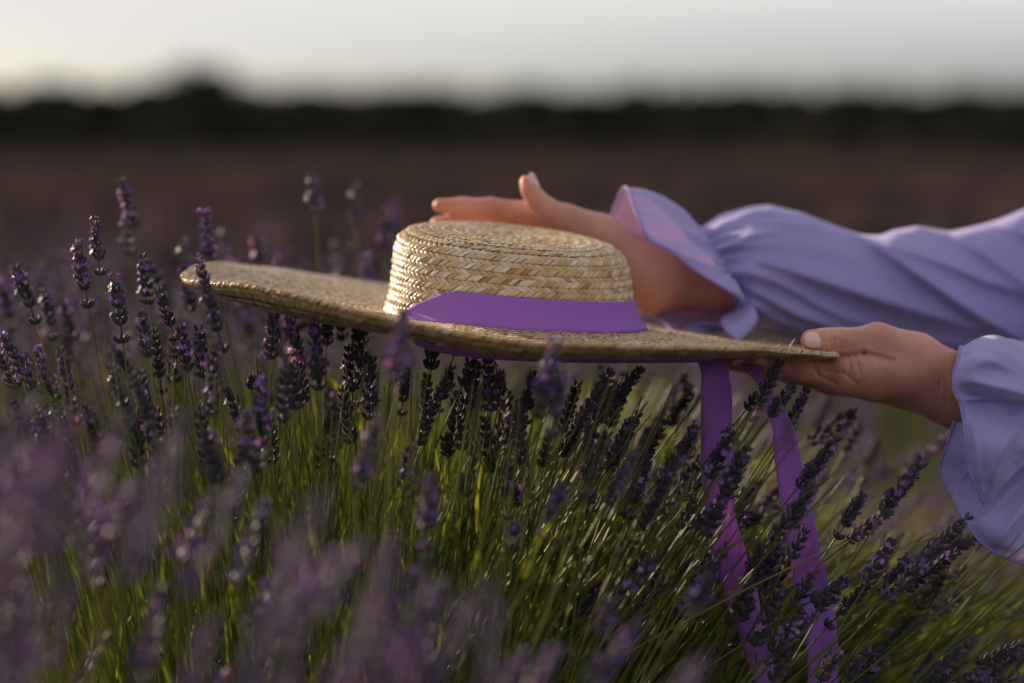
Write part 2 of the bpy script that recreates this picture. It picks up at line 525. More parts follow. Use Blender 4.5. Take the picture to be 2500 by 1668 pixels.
ex = np.array([math.cos(R(5.6)), 0, -math.sin(R(5.6))])
ey = np.array([0, math.cos(R(4.9)), math.sin(R(4.9))])
# superellipse profile of the crown, arc-length normalised
_a = np.linspace(0, np.pi / 2, 400)
_rn = np.sin(_a) ** (2 / 7.5); _hn = np.cos(_a) ** (2 / 7.5)
_L = np.concatenate([[0], np.cumsum(np.hypot(np.diff(_rn) * .0868, np.diff(_hn) * .062))]); CROWN_LEN = _L[-1]; _L = _L / _L[-1]
def crown_pt(u, deg):
    u = np.clip(u, 0, 1)
    rn = np.interp(u, _L, _rn); hn = np.interp(u, _L, _hn)
    a = np.radians(deg)
    et = ex * np.cos(a)[..., None] + ey * np.sin(a)[..., None]
    top = TC + et * (rn * R_TOP)[..., None]
    top = top - np.array([0, 0, 1]) * (0.0022 * (1 - rn ** 2))[..., None]
    bp = ring(R_BASE, base_py, deg)
    hx = hn ** 1.0
    flare = 1 - (1 - hn) ** 3 * 0
    bc = np.array([cx, cy, 0.0]) + 0 * bp; bc[..., 2] = bp[..., 2]
    rr = (R_TOP + (R_BASE - R_TOP) * (1 - hn) ** 2.2) / R_BASE
    bot = bc + (bp - bc) * (rr * rn)[..., None]
    p = top * hx[..., None] + bot * (1 - hx)[..., None]
    wob = 0.0012 * np.sin(np.radians(deg) * 3 + 1.0 + 2 * hn) * (rn ** 4)
    p = p + et * wob[..., None]
    return p
def brim_pt(v, deg):
    """v in 0..1 from crown base to brim edge"""
    b_, m_, e_ = ring(R_BASE, base_py, deg), ring(R_MID, mid_py, deg), ring(R_EDGE, edge_py, deg)
    rad = R_BASE + (R_EDGE - R_BASE) * v
    a = np.radians(deg)
    x = cx + rad * np.cos(a); y = cy + rad * np.sin(a) * ct
    vm = (R_MID - R_BASE) / (R_EDGE - R_BASE)
    zb, zm, ze = b_[..., 2], m_[..., 2], e_[..., 2]
    s1, s2 = (zm - zb) / vm, (ze - zm) / (1 - vm)
    sm_ = s1 * .62 + s2 * .38
    def herm(t, h, p0, p1, a0, a1):
        return (2 * t ** 3 - 3 * t ** 2 + 1) * p0 + (t ** 3 - 2 * t ** 2 + t) * h * a0 + (-2 * t ** 3 + 3 * t ** 2) * p1 + (t ** 3 - t ** 2) * h * a1
    z = np.where(v <= vm, herm(np.clip(v / vm, 0, 1), vm, zb, zm, s1, sm_), herm(np.clip((v - vm) / (1 - vm), 0, 1), 1 - vm, zm, ze, sm_, s2 * 1.15))
    z = z + 0.0003 * np.sin(a * 9 + 3 * v) * v + 0.0003 * np.sin(a * 23 + 1) * v ** 3
    return np.stack([x, y, z], -1)
def with_normal(f, u, deg, sgn):
    p = f(u, deg)
    du, dd = 2e-3, 0.3
    tu = f(u + du, deg) - f(u - du, deg)
    td = f(u, deg + dd) - f(u, deg - dd)
    n = np.cross(tu, td) * sgn
    n /= np.linalg.norm(n, axis=-1, keepdims=True) + 1e-12
    return p, n

def braid_row(name, f, u0, u1, sgn, parent, circ, k, bands=2, dense=3, inset=0.0, pitch=0.0046, lift=0.0, skip=None):
    """one sewn row of plaited straw: puffed straw cells in leaning bands over a dark backing strip"""
    n = max(14, int(circ / pitch))
    g = np.linspace(0, 1, dense)
    A, B = np.meshgrid(g, g, indexing='ij')
    A, B = A.ravel(), B.ravel()
    puff = (np.sin(A * np.pi) ** .55) * (np.sin(B * np.pi) ** .55)
    acc = Acc()
    q0 = grid_quads(dense, dense)
    if sgn > 0: q0 = q0[:, ::-1]
    degs0 = np.arange(n) * 360.0 / n + (k * 137.5) % (360.0 / n)
    step = 360.0 / n
    for bnd in range(bands):
        lo, hi = bnd / bands, (bnd + 1) / bands
        lean = (0.62 if bnd % 2 == 0 else -0.62) * (2 / bands) ** .5
        d0 = degs0 + bnd * step * 0.35 + rng.normal(0, .06, n) * step
        ln = lean * (1 + rng.normal(0, .12, n))
        wd = 1.02 + rng.normal(0, .05, n)
        vv = lo - 0.03 + (hi - lo + 0.06) * B[None, :]
        dg = d0[:, None] + step * (A[None, :] * wd[:, None] + ln[:, None] * (B[None, :] - .5) * 1.5)
        uu = u0 + (u1 - u0) * vv + 0 * dg
        p, nn = with_normal(f, uu, dg, sgn)
        # each straw dips under its neighbour on one side
        tilt = (A[None, :] - .5) * (0.0005 + 0.0002 * rng.random((n, 1)))
        hgt = 0.0001 + 0.00115 * puff[None, :] * (0.8 + .4 * rng.random((n, 1))) + tilt + rng.normal(0, .00012, (n, 1))
        hgt = hgt + 0.0010 * vv + lift                # lower edge of each row overlaps the next
        v = p + nn * (hgt - inset)[..., None]
        r1 = rng.random(n)
        tone = np.clip(0.50 + 0.20 * rng.normal(0, 1, n) + 0.34 * (r1 > .84) - 0.20 * (r1 < .10), 0, 1)
        acc.add(v, (q0[None] + (np.arange(n) * dense * dense)[:, None, None]).reshape(-1, 4), a=np.repeat(tone, dense * dense), m=0)
    # backing strip
    nd = min(180, n)
    dg = np.arange(nd) * 360.0 / nd
    U = np.array([u0, u1 + (u1 - u0) * .06])
    D2, U2 = np.meshgrid(dg, U, indexing='ij')
    p, nn = with_normal(f, U2, D2, sgn)
    v = p + nn * (np.array([0.0, 0.0009])[None, :, None] + lift - inset - 0.00015)
    qq = grid_quads(nd, 2, closed_u=True)
    acc.add(v, qq if sgn < 0 else qq[:, ::-1], a=0.1, m=1)
    o = obj(name, acc.mesh(name, [M['straw'], M['straw_base']]), parent)
    return o

HAT = empty('straw_hat', tuple(HC))
tag(HAT, 'wide brimmed straw hat with purple ribbon resting on lavender tops', 'hat')
def under_hat(o):
    o.location = (-HC[0], -HC[1], -HC[2])
    return o
crown = under_hat(obj('crown', mesh('crown_lining', *(lambda U, D: (crown_pt(U, D) - np.array([0, 0, .0012]),))(*np.meshgrid(np.linspace(0.002, 1, 40), np.arange(96) * 3.75, indexing='xy')), quads=grid_quads(96, 40, closed_u=True), mat=M['straw_base']), HAT))
NR = 16
for k in range(NR):
    u0, u1 = k / NR, (k + 1) / NR
    rn = np.interp((u0 + u1) / 2, _L, _rn)
    braid_row('straw_braid', crown_pt, max(u0, .004), u1, 1, crown, 2 * math.pi * R_TOP * rn, k, dense=4, pitch=0.0050)
brim = under_hat(obj('brim', mesh('brim_core', brim_pt(*np.meshgrid(np.linspace(-.02, .995, 30), np.arange(180) * 2.0, indexing='xy')) - np.array([0, 0, .0006]), quads=grid_quads(180, 30, closed_u=True), mat=M['straw_base']), HAT))
NB = 16
for k in range(NB):
    u0, u1 = k / NB, (k + 1) / NB
    rad = R_BASE + (R_EDGE - R_BASE) * (u0 + u1) / 2
    braid_row('straw_braid', brim_pt, u0, u1, 1, brim, 2 * math.pi * rad, k, dense=3)
    braid_row('straw_braid', brim_pt, u0, u1, -1, brim, 2 * math.pi * rad, k + 40, dense=3, inset=0.0 - 0.0016 + .0016, lift=0.0012)
# twisted edge
def brim_edge():
    n = 420
    acc = Acc()
    t = np.linspace(0, 1, 5); 
    for i in range(n):
        d0 = i * 360 / n + random.uniform(-.1, .1)
        dg = d0 + np.array([-.9, -.45, 0, .45, .9]) * .75
        c = brim_pt(np.full(5, 0.998) + random.uniform(-.003, .004), dg)
        c[:, 2] += np.linspace(-.0019, .0014, 5)
        v, q = tube(c, np.array([.0002, .0010, .0013, .0010, .0002]) * random.uniform(.85, 1.15), 6)
        acc.add(v, q, a=min(1, max(0, random.gauss(.48, .2))), m=0)
    obj('edge_braid', acc.mesh('edge_braid', [M['straw']]), brim)
brim_edge()
# stray straw ends
def stray(pts, r, name='straw_end'):
    v, q = tube(catmull(pts, 10), np.linspace(r, r * .3, 10), 5)
    obj(name, mesh(name, v, quads=q, mat=M['straw'], attrs={'rnd': np.full(len(v), .9)}), brim)
stray(P([802, 795, 788, 776], [735, 722, 718, 711], [1.65] * 4), .0004)
stray(P([1928, 1933, 1941], [848, 838, 827], [1.715] * 3), .0011)
stray(P([1893, 1897, 1905], [850, 845, 840], [1.715] * 3), .0007)
for i in range(46):
    dg = random.uniform(0, 360)
    p = brim_pt(np.array([random.uniform(.05, .98)]), np.array([dg]))[0]
    L = random.uniform(.003, .008); a = random.uniform(0, 6.28)
    q = p + np.array([math.cos(a) * L, math.sin(a) * L, .0022 + L * .25])
    stray([p + np.array([0, 0, .001]), (p + q) / 2 + np.array([0, 0, .0012]), q], .00028)

# ribbon
def ribbon_mesh(name, rows_u, across, attr_len=True):
    """rows (n, m, 3): n along, m across"""
    v = np.asarray(rows_u)
    n, m = v.shape[:2]
    L = np.concatenate([[0], np.cumsum(np.linalg.norm(np.diff(v[:, m // 2], axis=0), axis=1))])
    me = mesh(name, v, quads=grid_quads(n, m), mat=M['ribbon'], attrs={'along': np.repeat(L, m)})
    return me
def solid(o, t):
    s = o.modifiers.new('thickness', 'SOLIDIFY'); s.thickness = t; s.offset = 0
    return o
def hat_band():
    degs = np.linspace(300 - 360 - 55 + 360, 212, 170)       # from behind right round the front
    degs = np.linspace(425, 214, 190)
    htop = np.interp(degs, [205, 213, 221, 230, 238, 246, 256, 300, 360, 425], [.02, .10, .20, .30, .385, .415, .42, .405, .38, .40])
    J = np.linspace(0, 1, 9)
    rows = []
    for d_, ht in zip(degs, htop):
        hh = ht * (1 - J)
        uu = np.interp(hh, _hn[::-1], _L[::-1])
        dd = np.full(9, d_)
        p, nn = with_normal(crown_pt, uu, dd, 1)
        a = math.radians(d_)
        out = np.array([math.cos(a), math.sin(a), 0])
        off = 0.0022 + 0.0035 * J ** 3 * np.interp(d_, [211, 240, 300, 350, 365, 425], [2.2, 1, .6, .8, 1.2, .6]) + 0.0004 * math.sin(d_ * .16) * J
        if d_ < 240:
            q_, qn = with_normal(crown_pt, uu, np.full(9, 240.0), 1)
            a0 = R(240); s_ = math.radians(240 - d_) * .094
            p = q_ + np.array([math.sin(a0), -math.cos(a0), 0]) * s_; out = np.array([math.cos(a0), math.sin(a0), 0]); nn = qn
            p[:, 2] += s_ * .10
        slide = -0.010 * np.interp(d_, [211, 225, 242], [1, .3, 0])
        rows.append(p + nn * 0.0 + out * off[:, None] + np.array([0, 0, 1]) * (slide * 1.0) + np.array([0, 0, .0012]) * J[:, None])
    return ribbon_mesh('ribbon', rows, 9)
rb = solid(under_hat(obj('ribbon', hat_band(), HAT)), .0006)
# the run of ribbon under the brim and the two hanging tails
def strip(ctr_l, ctr_r, n, wob=0.0, m=7, name='ribbon'):
    l = catmull(ctr_l, n); r = catmull(ctr_r, n)
    J = np.linspace(0, 1, m)[None, :, None]
    v = l[:, None] * (1 - J) + r[:, None] * J
    nrm = np.cross(np.gradient(v[:, m // 2], axis=0), r - l); nrm /= np.linalg.norm(nrm, axis=1, keepdims=True) + 1e-9
    ii = np.arange(n)[:, None, None]
    v = v + nrm[:, None] * (np.sin(J * np.pi) * wob + (.0030 * np.sin(ii * .17 + 1.8 * J) + .0012 * np.sin(ii * .47 + 4 * J)) * (wob != 0) * np.clip(ii / 12, 0, 1))
    return ribbon_mesh(name, v, m)
o = solid(under_hat(obj('ribbon', strip(P([1005, 1060, 1200, 1400, 1600, 1750], [822, 842, 862, 872, 874, 872], [1.66, 1.655, 1.655, 1.66, 1.68, 1.70]),
      P([1015, 1070, 1200, 1400, 1600, 1750], [842, 860, 877, 885, 886, 883], [1.665, 1.66, 1.66, 1.665, 1.685, 1.705]), 60), HAT)), .0005)
t1 = solid(under_hat(obj('ribbon_tail', strip(
      P([1690, 1704, 1711, 1712, 1715, 1719, 1742, 1774, 1797, 1830, 1850], [872, 893, 945, 1050, 1150, 1262, 1368, 1452, 1526, 1640, 1760], [1.72, 1.705, 1.70, 1.70, 1.69, 1.69, 1.70, 1.71, 1.70, 1.71, 1.72]),
      P([1745, 1775, 1788, 1786, 1787, 1796, 1829, 1850, 1860, 1888, 1905], [868, 880, 945, 1050, 1150, 1262, 1368, 1452, 1526, 1640, 1760], [1.735, 1.72, 1.705, 1.70, 1.705, 1.695, 1.705, 1.72, 1.70, 1.72, 1.72]), 90, .0022, name='ribbon_tail'), HAT)), .0005)
t2 = solid(under_hat(obj('ribbon_tail', strip(
      P([1800, 1822, 1850, 1877, 1888, 1893, 1906, 1930, 1950, 1966, 1972, 1985], [885, 910, 955, 1005, 1055, 1157, 1262, 1368, 1450, 1540, 1664, 1780], [1.745, 1.74, 1.735, 1.735, 1.735, 1.73, 1.725, 1.73, 1.735, 1.74, 1.74, 1.74]),
      P([1838, 1858, 1890, 1917, 1938, 1960, 1988, 2012, 2026, 2040, 2045, 2055], [885, 905, 950, 998, 1051, 1157, 1262, 1368, 1450, 1540, 1664, 1780], [1.76, 1.755, 1.75, 1.745, 1.735, 1.735, 1.73, 1.735, 1.75, 1.745, 1.74, 1.74]), 90, -.002, name='ribbon_tail'), HAT)), .0005)

# ---------------------------------------------------------------- person
def sdf_mesh(name, fn, lo, hi, h, mat):
    lo, hi = np.array(lo), np.array(hi)
    dims = np.ceil((hi - lo) / h).astype(int) + 1
    ax = [lo[i] + h * np.arange(dims[i]) for i in range(3)]
    G = np.stack(np.meshgrid(*ax, indexing='ij'), -1).astype(np.float32)
    F = fn(G)
    s = F < 0
    nx, ny, nz = dims
    # cells with a sign change
    c = np.zeros((nx - 1, ny - 1, nz - 1), np.int8)
    for dx in (0, 1):
        for dy in (0, 1):
            for dz in (0, 1):
                c += s[dx:nx - 1 + dx, dy:ny - 1 + dy, dz:nz - 1 + dz]
    act = (c > 0) & (c < 8)
    idx = -np.ones(act.shape, np.int64); ids = np.argwhere(act); idx[act] = np.arange(len(ids))
    acc = np.zeros((len(ids), 3)); cnt = np.zeros(len(ids))
    cor = [(a, b, c_) for a in (0, 1) for b in (0, 1) for c_ in (0, 1)]
    I, J, Kk = ids.T
    for a in cor:
        for ax_ in range(3):
            if a[ax_] == 0:
                b = list(a); b[ax_] = 1
                fa = F[I + a[0], J + a[1], Kk + a[2]]; fb = F[I + b[0], J + b[1], Kk + b[2]]
                ch = (fa < 0) != (fb < 0)
                t = np.where(ch, fa / (fa - fb + 1e-12), 0)
                pa = np.array(a, float)[None] + t[:, None] * (np.array(b) - np.array(a))[None]
                acc += pa * ch[:, None]; cnt += ch
    V = lo + (ids + acc / cnt[:, None]) * h
    Q = []
    for ax_ in range(3):
        o1, o2 = [(1, 2), (2, 0), (0, 1)][ax_]
        sh = [slice(0, -1)] * 3
        sl1 = [slice(None)] * 3; sl2 = [slice(None)] * 3
        sl1[ax_] = slice(0, -1); sl2[ax_] = slice(1, None)
        s1, s2 = s[tuple(sl1)], s[tuple(sl2)]
        e = np.argwhere(s1 != s2)
        ok = (e[:, o1] > 0) & (e[:, o2] > 0) & (e[:, o1] < dims[o1] - 1) & (e[:, o2] < dims[o2] - 1)
        e = e[ok]
        flip = s1[tuple(e.T)]
        def cell(da, db):
            x = e.copy(); x[:, o1] += da; x[:, o2] += db
            return idx[tuple(x.T)]
        q = np.stack([cell(-1, -1), cell(0, -1), cell(0, 0), cell(-1, 0)], -1)
        q[~flip] = q[~flip][:, ::-1]
        Q.append(q)
    Q = np.concatenate(Q); Q = Q[(Q >= 0).all(1)]
    return V, Q

def cone_d(G, a, b, ra, rb):
    a, b = np.asarray(a, np.float32), np.asarray(b, np.float32)
    ab = b - a
    t = np.clip(((G - a) @ ab) / (ab @ ab), 0, 1)
    d = np.sqrt((((G - a) - t[..., None] * ab) ** 2).sum(-1))
    return d - (ra + (rb - ra) * t)
def smin(a, b, k):
    h = np.maximum(k - np.abs(a - b), 0) / k
    return np.minimum(a, b) - h * h * k * .25
def chain(G, pts, k=.004):
    """pts: list of (px,py,d,r px)"""
    f = None
    W = [(P(p[0], p[1], p[2]), p[3] * p[2] / K) for p in pts]
    for (a, ra), (b, rb) in zip(W[:-1], W[1:]):
        d = cone_d(G, a, b, ra, rb)
        f = d if f is None else smin(f, d, k)
    return f
def bounds(chs, pad=.01):
    A = np.array([P(p[0], p[1], p[2]) for c in chs for p in c]); r = max(p[3] * p[2] / K for c in chs for p in c)
    return A.min(0) - r - pad, A.max(0) + r + pad

def smooth_skin(V, Q, it=2):
    n = len(V)
    for _ in range(it):
        s = np.zeros_like(V); c = np.zeros(n)
        for a, b in ((0, 1), (1, 2), (2, 3), (3, 0)):
            np.add.at(s, Q[:, a], V[Q[:, b]]); np.add.at(s, Q[:, b], V[Q[:, a]])
            np.add.at(c, Q[:, a], 1); np.add.at(c, Q[:, b], 1)
        V = V * .5 + .5 * s / c[:, None]
    return V

# lower hand: palm up under the brim, thumb on top
def lower_hand():
    palm = [[(2350, 960, 1.775, 74), (2250, 925, 1.765, 64), (2120, 915, 1.752, 50)],
            [(2350, 965, 1.79, 66), (2130, 925, 1.772, 50)],
            [(2350, 965, 1.80, 58), (2130, 925, 1.792, 46)],
            [(2350, 965, 1.80, 55), (2150, 925, 1.81, 42)],
            [(2340, 945, 1.77, 74), (2236, 872, 1.762, 54), (2142, 836, 1.755, 39)],
            [(2350, 962, 1.783, 76), (2430, 990, 1.793, 84)]]
    thumb = [(2236, 872, 1.762, 50), (2140, 835, 1.755, 41), (2095, 836, 1.750, 33), (2050, 835, 1.747, 31), (2015, 834, 1.745, 29), (1981, 831, 1.744, 26)]
    heel = [(2230, 905, 1.752, 50), (2100, 905, 1.745, 40), (2068, 897, 1.745, 32)]
    fing = [[(2120, 925, 1.752, 50), (2060, 920, 1.750, 44), (1965, 902, 1.752, 31), (1880, 890, 1.758, 25), (1815, 884, 1.765, 19)],
            [(2130, 928, 1.770, 46), (2030, 925, 1.772, 37), (1930, 906, 1.775, 28), (1850, 893, 1.778, 24), (1775, 885, 1.785, 18)],
            [(2130, 928, 1.792, 46), (2030, 925, 1.792, 36), (1950, 905, 1.795, 27), (1880, 895, 1.80, 22), (1800, 890, 1.805, 17)],
            [(2150, 928, 1.81, 42), (2060, 925, 1.81, 32), (1990, 910, 1.812, 23), (1930, 900, 1.815, 19), (1880, 896, 1.82, 15)]]
    allc = palm + [thumb, heel] + fing
    lo, hi = bounds(allc)
    def fn(G):
        f = None
        for c in palm:
            d = chain(G, c, .006)
            f = d if f is None else smin(f, d, .014)
        f = smin(f, chain(G, heel, .006), .010)
        base = f
        res = smin(f, chain(G, thumb, .006), .0075)
        # crease between the thumb and the side of the palm
        for c in fing:
            res = np.minimum(res, smin(base, chain(G, c, .005), .007))
        # knuckle wrinkles on the thumb joint, creases of the palm and web
        dd = G[..., 1] * ct - (G[..., 2] - CAM_Z) * st
        PX = 1250 + G[..., 0] / dd * K; PY = 834 - (G[..., 1] * st + (G[..., 2] - CAM_Z) * ct) / dd * K
        near = dd < 1.752
        for pts, wpx, amp in (([(2016, 812), (2012, 834), (2018, 852)], 2.6, .0007), ([(2030, 808), (2027, 832), (2031, 854)], 2.8, .0011), ([(2040, 807), (2038, 830), (2042, 852)], 2.8, .0012),
                              ([(2051, 810), (2050, 830), (2053, 852)], 2.8, .0010), ([(2063, 814), (2063, 834), (2061, 850)], 2.6, .0006),
                              ([(2056, 872), (2110, 863), (2180, 880)], 6.5, .0020), ([(2088, 868), (2096, 890), (2100, 915)], 3.5, .0009), ([(2070, 870), (2076, 895), (2070, 918)], 3.2, .0008),
                              ([(1985, 892), (2000, 918), (2040, 935)], 4.5, .0012), ([(2010, 905), (2060, 912), (2090, 935)], 4.0, .0008), ([(1930, 880), (1934, 905), (1944, 918)], 3, .0007),
                              ([(2290, 880), (2296, 930), (2290, 985)], 4.0, .0005), ([(2305, 885), (2312, 930), (2308, 990)], 3.5, .0005)):
            for a, b in zip(pts[:-1], pts[1:]):
                bx, by = b[0] - a[0], b[1] - a[1]
                t = np.clip(((PX - a[0]) * bx + (PY - a[1]) * by) / (bx * bx + by * by), 0, 1)
                d2 = (PX - a[0] - t * bx) ** 2 + (PY - a[1] - t * by) ** 2
                res = res + near * amp * np.exp(-d2 / wpx ** 2)
        return res
    return sdf_mesh('hand', fn, lo, hi, .00085, None)

def upper_hand():
    palm = [[(1345, 545, 1.895, 34), (1470, 600, 1.895, 48), (1590, 680, 1.90, 72)],
            [(1350, 560, 1.915, 34), (1590, 690, 1.915, 66)],
            [(1360, 575, 1.935, 30), (1590, 700, 1.93, 58)],
            [(1600, 684, 1.905, 74), (1760, 680, 1.92, 84), (2000, 680, 1.95, 100), (2300, 700, 1.97, 115)],
            [(1380, 540, 1.875, 34), (1465, 578, 1.88, 50), (1545, 645, 1.89, 62), (1610, 680, 1.90, 72)]]
    thumb = [(1465, 578, 1.88, 48), (1385, 540, 1.873, 36), (1335, 512, 1.868, 27), (1308, 486, 1.864, 23), (1293, 462, 1.862, 19), (1284, 443, 1.862, 15)]
    fing = [[(1345, 540, 1.892, 34), (1290, 520, 1.892, 28), (1200, 507, 1.892, 23), (1130, 504, 1.892, 21), (1074, 503, 1.893, 18)],
            [(1350, 560, 1.915, 34), (1290, 542, 1.912, 28), (1190, 534, 1.912, 22), (1110, 538, 1.912, 19), (1066, 546, 1.912, 16)],
            [(1355, 575, 1.935, 32), (1290, 550, 1.932, 26), (1200, 540, 1.932, 21), (1120, 545, 1.932, 18), (1075, 552, 1.932, 16)],
            [(1370, 585, 1.95, 28), (1310, 566, 1.95, 22), (1240, 560, 1.95, 18), (1190, 566, 1.95, 15), (1150, 575, 1.95, 13)]]
    lo, hi = bounds(palm + [thumb] + fing)
    def fn(G):
        f = None
        for c in palm:
            d = chain(G, c, .006); f = d if f is None else smin(f, d, .012)
        res = smin(f, chain(G, thumb, .005), .007)
        for c in fing:
            res = np.minimum(res, smin(f, chain(G, c, .004), .006))
        return res
    return sdf_mesh('hand', fn, lo, hi, .0015, None)

PER = empty('person', (0.86, 2.0, 0))
tag(PER, 'person in a lilac dress with ruffled sleeves holding the straw hat', 'person')
def at_person(o):
    o.location = (-0.86, -2.0, 0); return o
acc = Acc()
v, q = lower_hand(); acc.add(smooth_skin(v, q, 1), q)
v, q = upper_hand(); acc.add(smooth_skin(v, q, 2), q)
# upper arms, neck, head (beyond the right edge of the frame)
def rest_body():
    E1, E2 = P(2750, 1060, 1.87), P(2300, 700, 1.97)
    sh1, sh2 = np.array([.80, 1.93, 1.03]), np.array([.80, 2.17, 1.03])
    el1, el2 = np.array([.60, 1.90, .62]), np.array([.60, 2.12, .74])
    segs = [(P(2405, 982, 1.79), E1, .0245, .0352), (E1, el1, .035, .042), (el1, sh1, .043, .055), (E2, el2, .036, .042), (el2, sh2, .043, .055),
            (sh1, sh2, .06, .06), (np.array([.86, 2.05, 1.02]), np.array([.86, 2.05, .35]), .12, .15), (np.array([.86, 2.04, 1.05]), np.array([.80, 2.04, 1.18]), .05, .045),
            (np.array([.78, 2.04, 1.22]), np.array([.79, 2.04, 1.28]), .068, .085), (np.array([.705, 2.04, 1.235]), np.array([.712, 2.04, 1.225]), .012, .014)]
    def fn(G):
        f = None
        for a, b, ra, rb in segs:
            d = cone_d(G, a, b, ra, rb); f = d if f is None else smin(f, d, .03)
        return f
    return sdf_mesh('b', fn, (.30, 1.72, .12), (1.1, 2.4, 1.42), .009, None)
v, q = rest_body(); acc.add(v, q)
BODY = at_person(obj('body', acc.mesh('body', [M['skin']]), PER))

def nail(c, axis, up, L, W, bulge=.0012):
    axis = np.array(axis, float); axis /= np.linalg.norm(axis)
    up = np.array(up, float); up -= axis * (up @ axis); up /= np.linalg.norm(up)
    side = np.cross(axis, up)
    s = np.linspace(-1, 1, 13)
    A, B = np.meshgrid(s, s, indexing='ij')
    # squircle footprint
    X = A * np.sqrt(1 - B ** 2 / 2 * .85); Y = B * np.sqrt(1 - A ** 2 / 2 * .85)
    h = -(Y ** 2) * W * .42 - (X ** 2) * L * .10
    v = np.asarray(c) + axis * (X * L)[..., None] + side * (Y * W)[..., None] + up * h[..., None]
    o = obj('fingernail', mesh('fingernail', v, quads=grid_quads(13, 13), mat=M['nail']), BODY)
    s_ = o.modifiers.new('t', 'SOLIDIFY'); s_.thickness = .0006
    return o
rt = P(2010, 830, 1.745) - P(1984, 827, 1.745)
nail(P(1984, 829, 1.744) + np.array([0, -.0083, .0004]), -rt, (-.12, -1, .22), .0068, .0056)
nail(P(1301, 446, 1.862) + np.array([.0020, -.0024, .0008]), P(1290, 425, 1.862) - P(1310, 468, 1.862), (.75, -.55, .45), .0080, .0048)
nail(P(1800, 882, 1.765) + np.array([.001, -.0045, -.0015]), (-1, 0, 0.05), (0, -.8, -.6), .0050, .0034)
nail(P(1852, 880, 1.755) + np.array([.001, -.0065, -.0005]), (-1, 0, 0.05), (0, -.85, -.5), .0045, .0030)

# ---- sleeves
def patch_mesh(name, rows, nu, nv, closed=False, jitter=.0, mat=None, seed=0, freq=26):
    """rows: (a, b, 3) world control grid; a = across (u), b = along (v)"""
    rows = np.asarray(rows, float)
    g = catmull(rows, nu, closed)
    g = catmull(np.swapaxes(g, 0, 1), nv)
    g = np.swapaxes(g, 0, 1)
    if jitter:
        gu = np.gradient(g, axis=0); gv = np.gradient(g, axis=1)
        n = np.cross(gu, gv); n /= np.linalg.norm(n, axis=-1, keepdims=True) + 1e-9
        g = g + n * (jitter * (vnoise(g * freq + seed) + .5 * vnoise(g * freq * 2.3 + seed + 9)))[..., None]
    return g

def fold_depth(X, Y, folds, gain=1.0):
    D = np.zeros(X.shape)
    for pl, h, wa, wb in folds:
        pl = np.array(catmull(pl, 24))
        best = np.full(X.shape, 1e9); sg = np.zeros(X.shape); tp = np.zeros(X.shape)
        for k in range(len(pl) - 1):
            a, b = pl[k], pl[k + 1]; ab = b - a
            t = np.clip(((X - a[0]) * ab[0] + (Y - a[1]) * ab[1]) / (ab @ ab), 0, 1)
            dx, dy = X - a[0] - t * ab[0], Y - a[1] - t * ab[1]
            d = np.hypot(dx, dy); m_ = d < best
            best = np.where(m_, d, best); sg = np.where(m_, ab[0] * dy - ab[1] * dx, sg); tp = np.where(m_, (k + t) / (len(pl) - 1), tp)
        D += gain * h * np.exp(-(best / np.where(sg < 0, wa, wb)) ** 1.7) * np.sin(np.clip(tp, 0, 1) * np.pi * .92 + .12) ** .6
    return D

def to_px(v):
    d = v[..., 1] * ct - (v[..., 2] - CAM_Z) * st
    return 1250 + v[..., 0] / d * K, 834 - (v[..., 1] * st + (v[..., 2] - CAM_Z) * ct) / d * K

def hem_tube(name, line, r, parent, closed=False):
    L = np.asarray(line)
    ln = catmull(L, 3 * len(L))
    seg = np.concatenate([[0], np.cumsum(np.linalg.norm(np.diff(ln, axis=0), axis=1))])
    n_ = int(seg[-1] / .0006)
    u_ = np.linspace(0, seg[-1], n_)
    ln = np.stack([np.interp(u_, seg, ln[:, c]) for c in range(3)], -1)
    v, q = tube(ln, r * (1 + .14 * np.sin(np.arange(n_) * .0006 / .0024 * 2 * np.pi)), 7)
    return obj(name, mesh(name, v, quads=q, mat=M['thread']), parent)

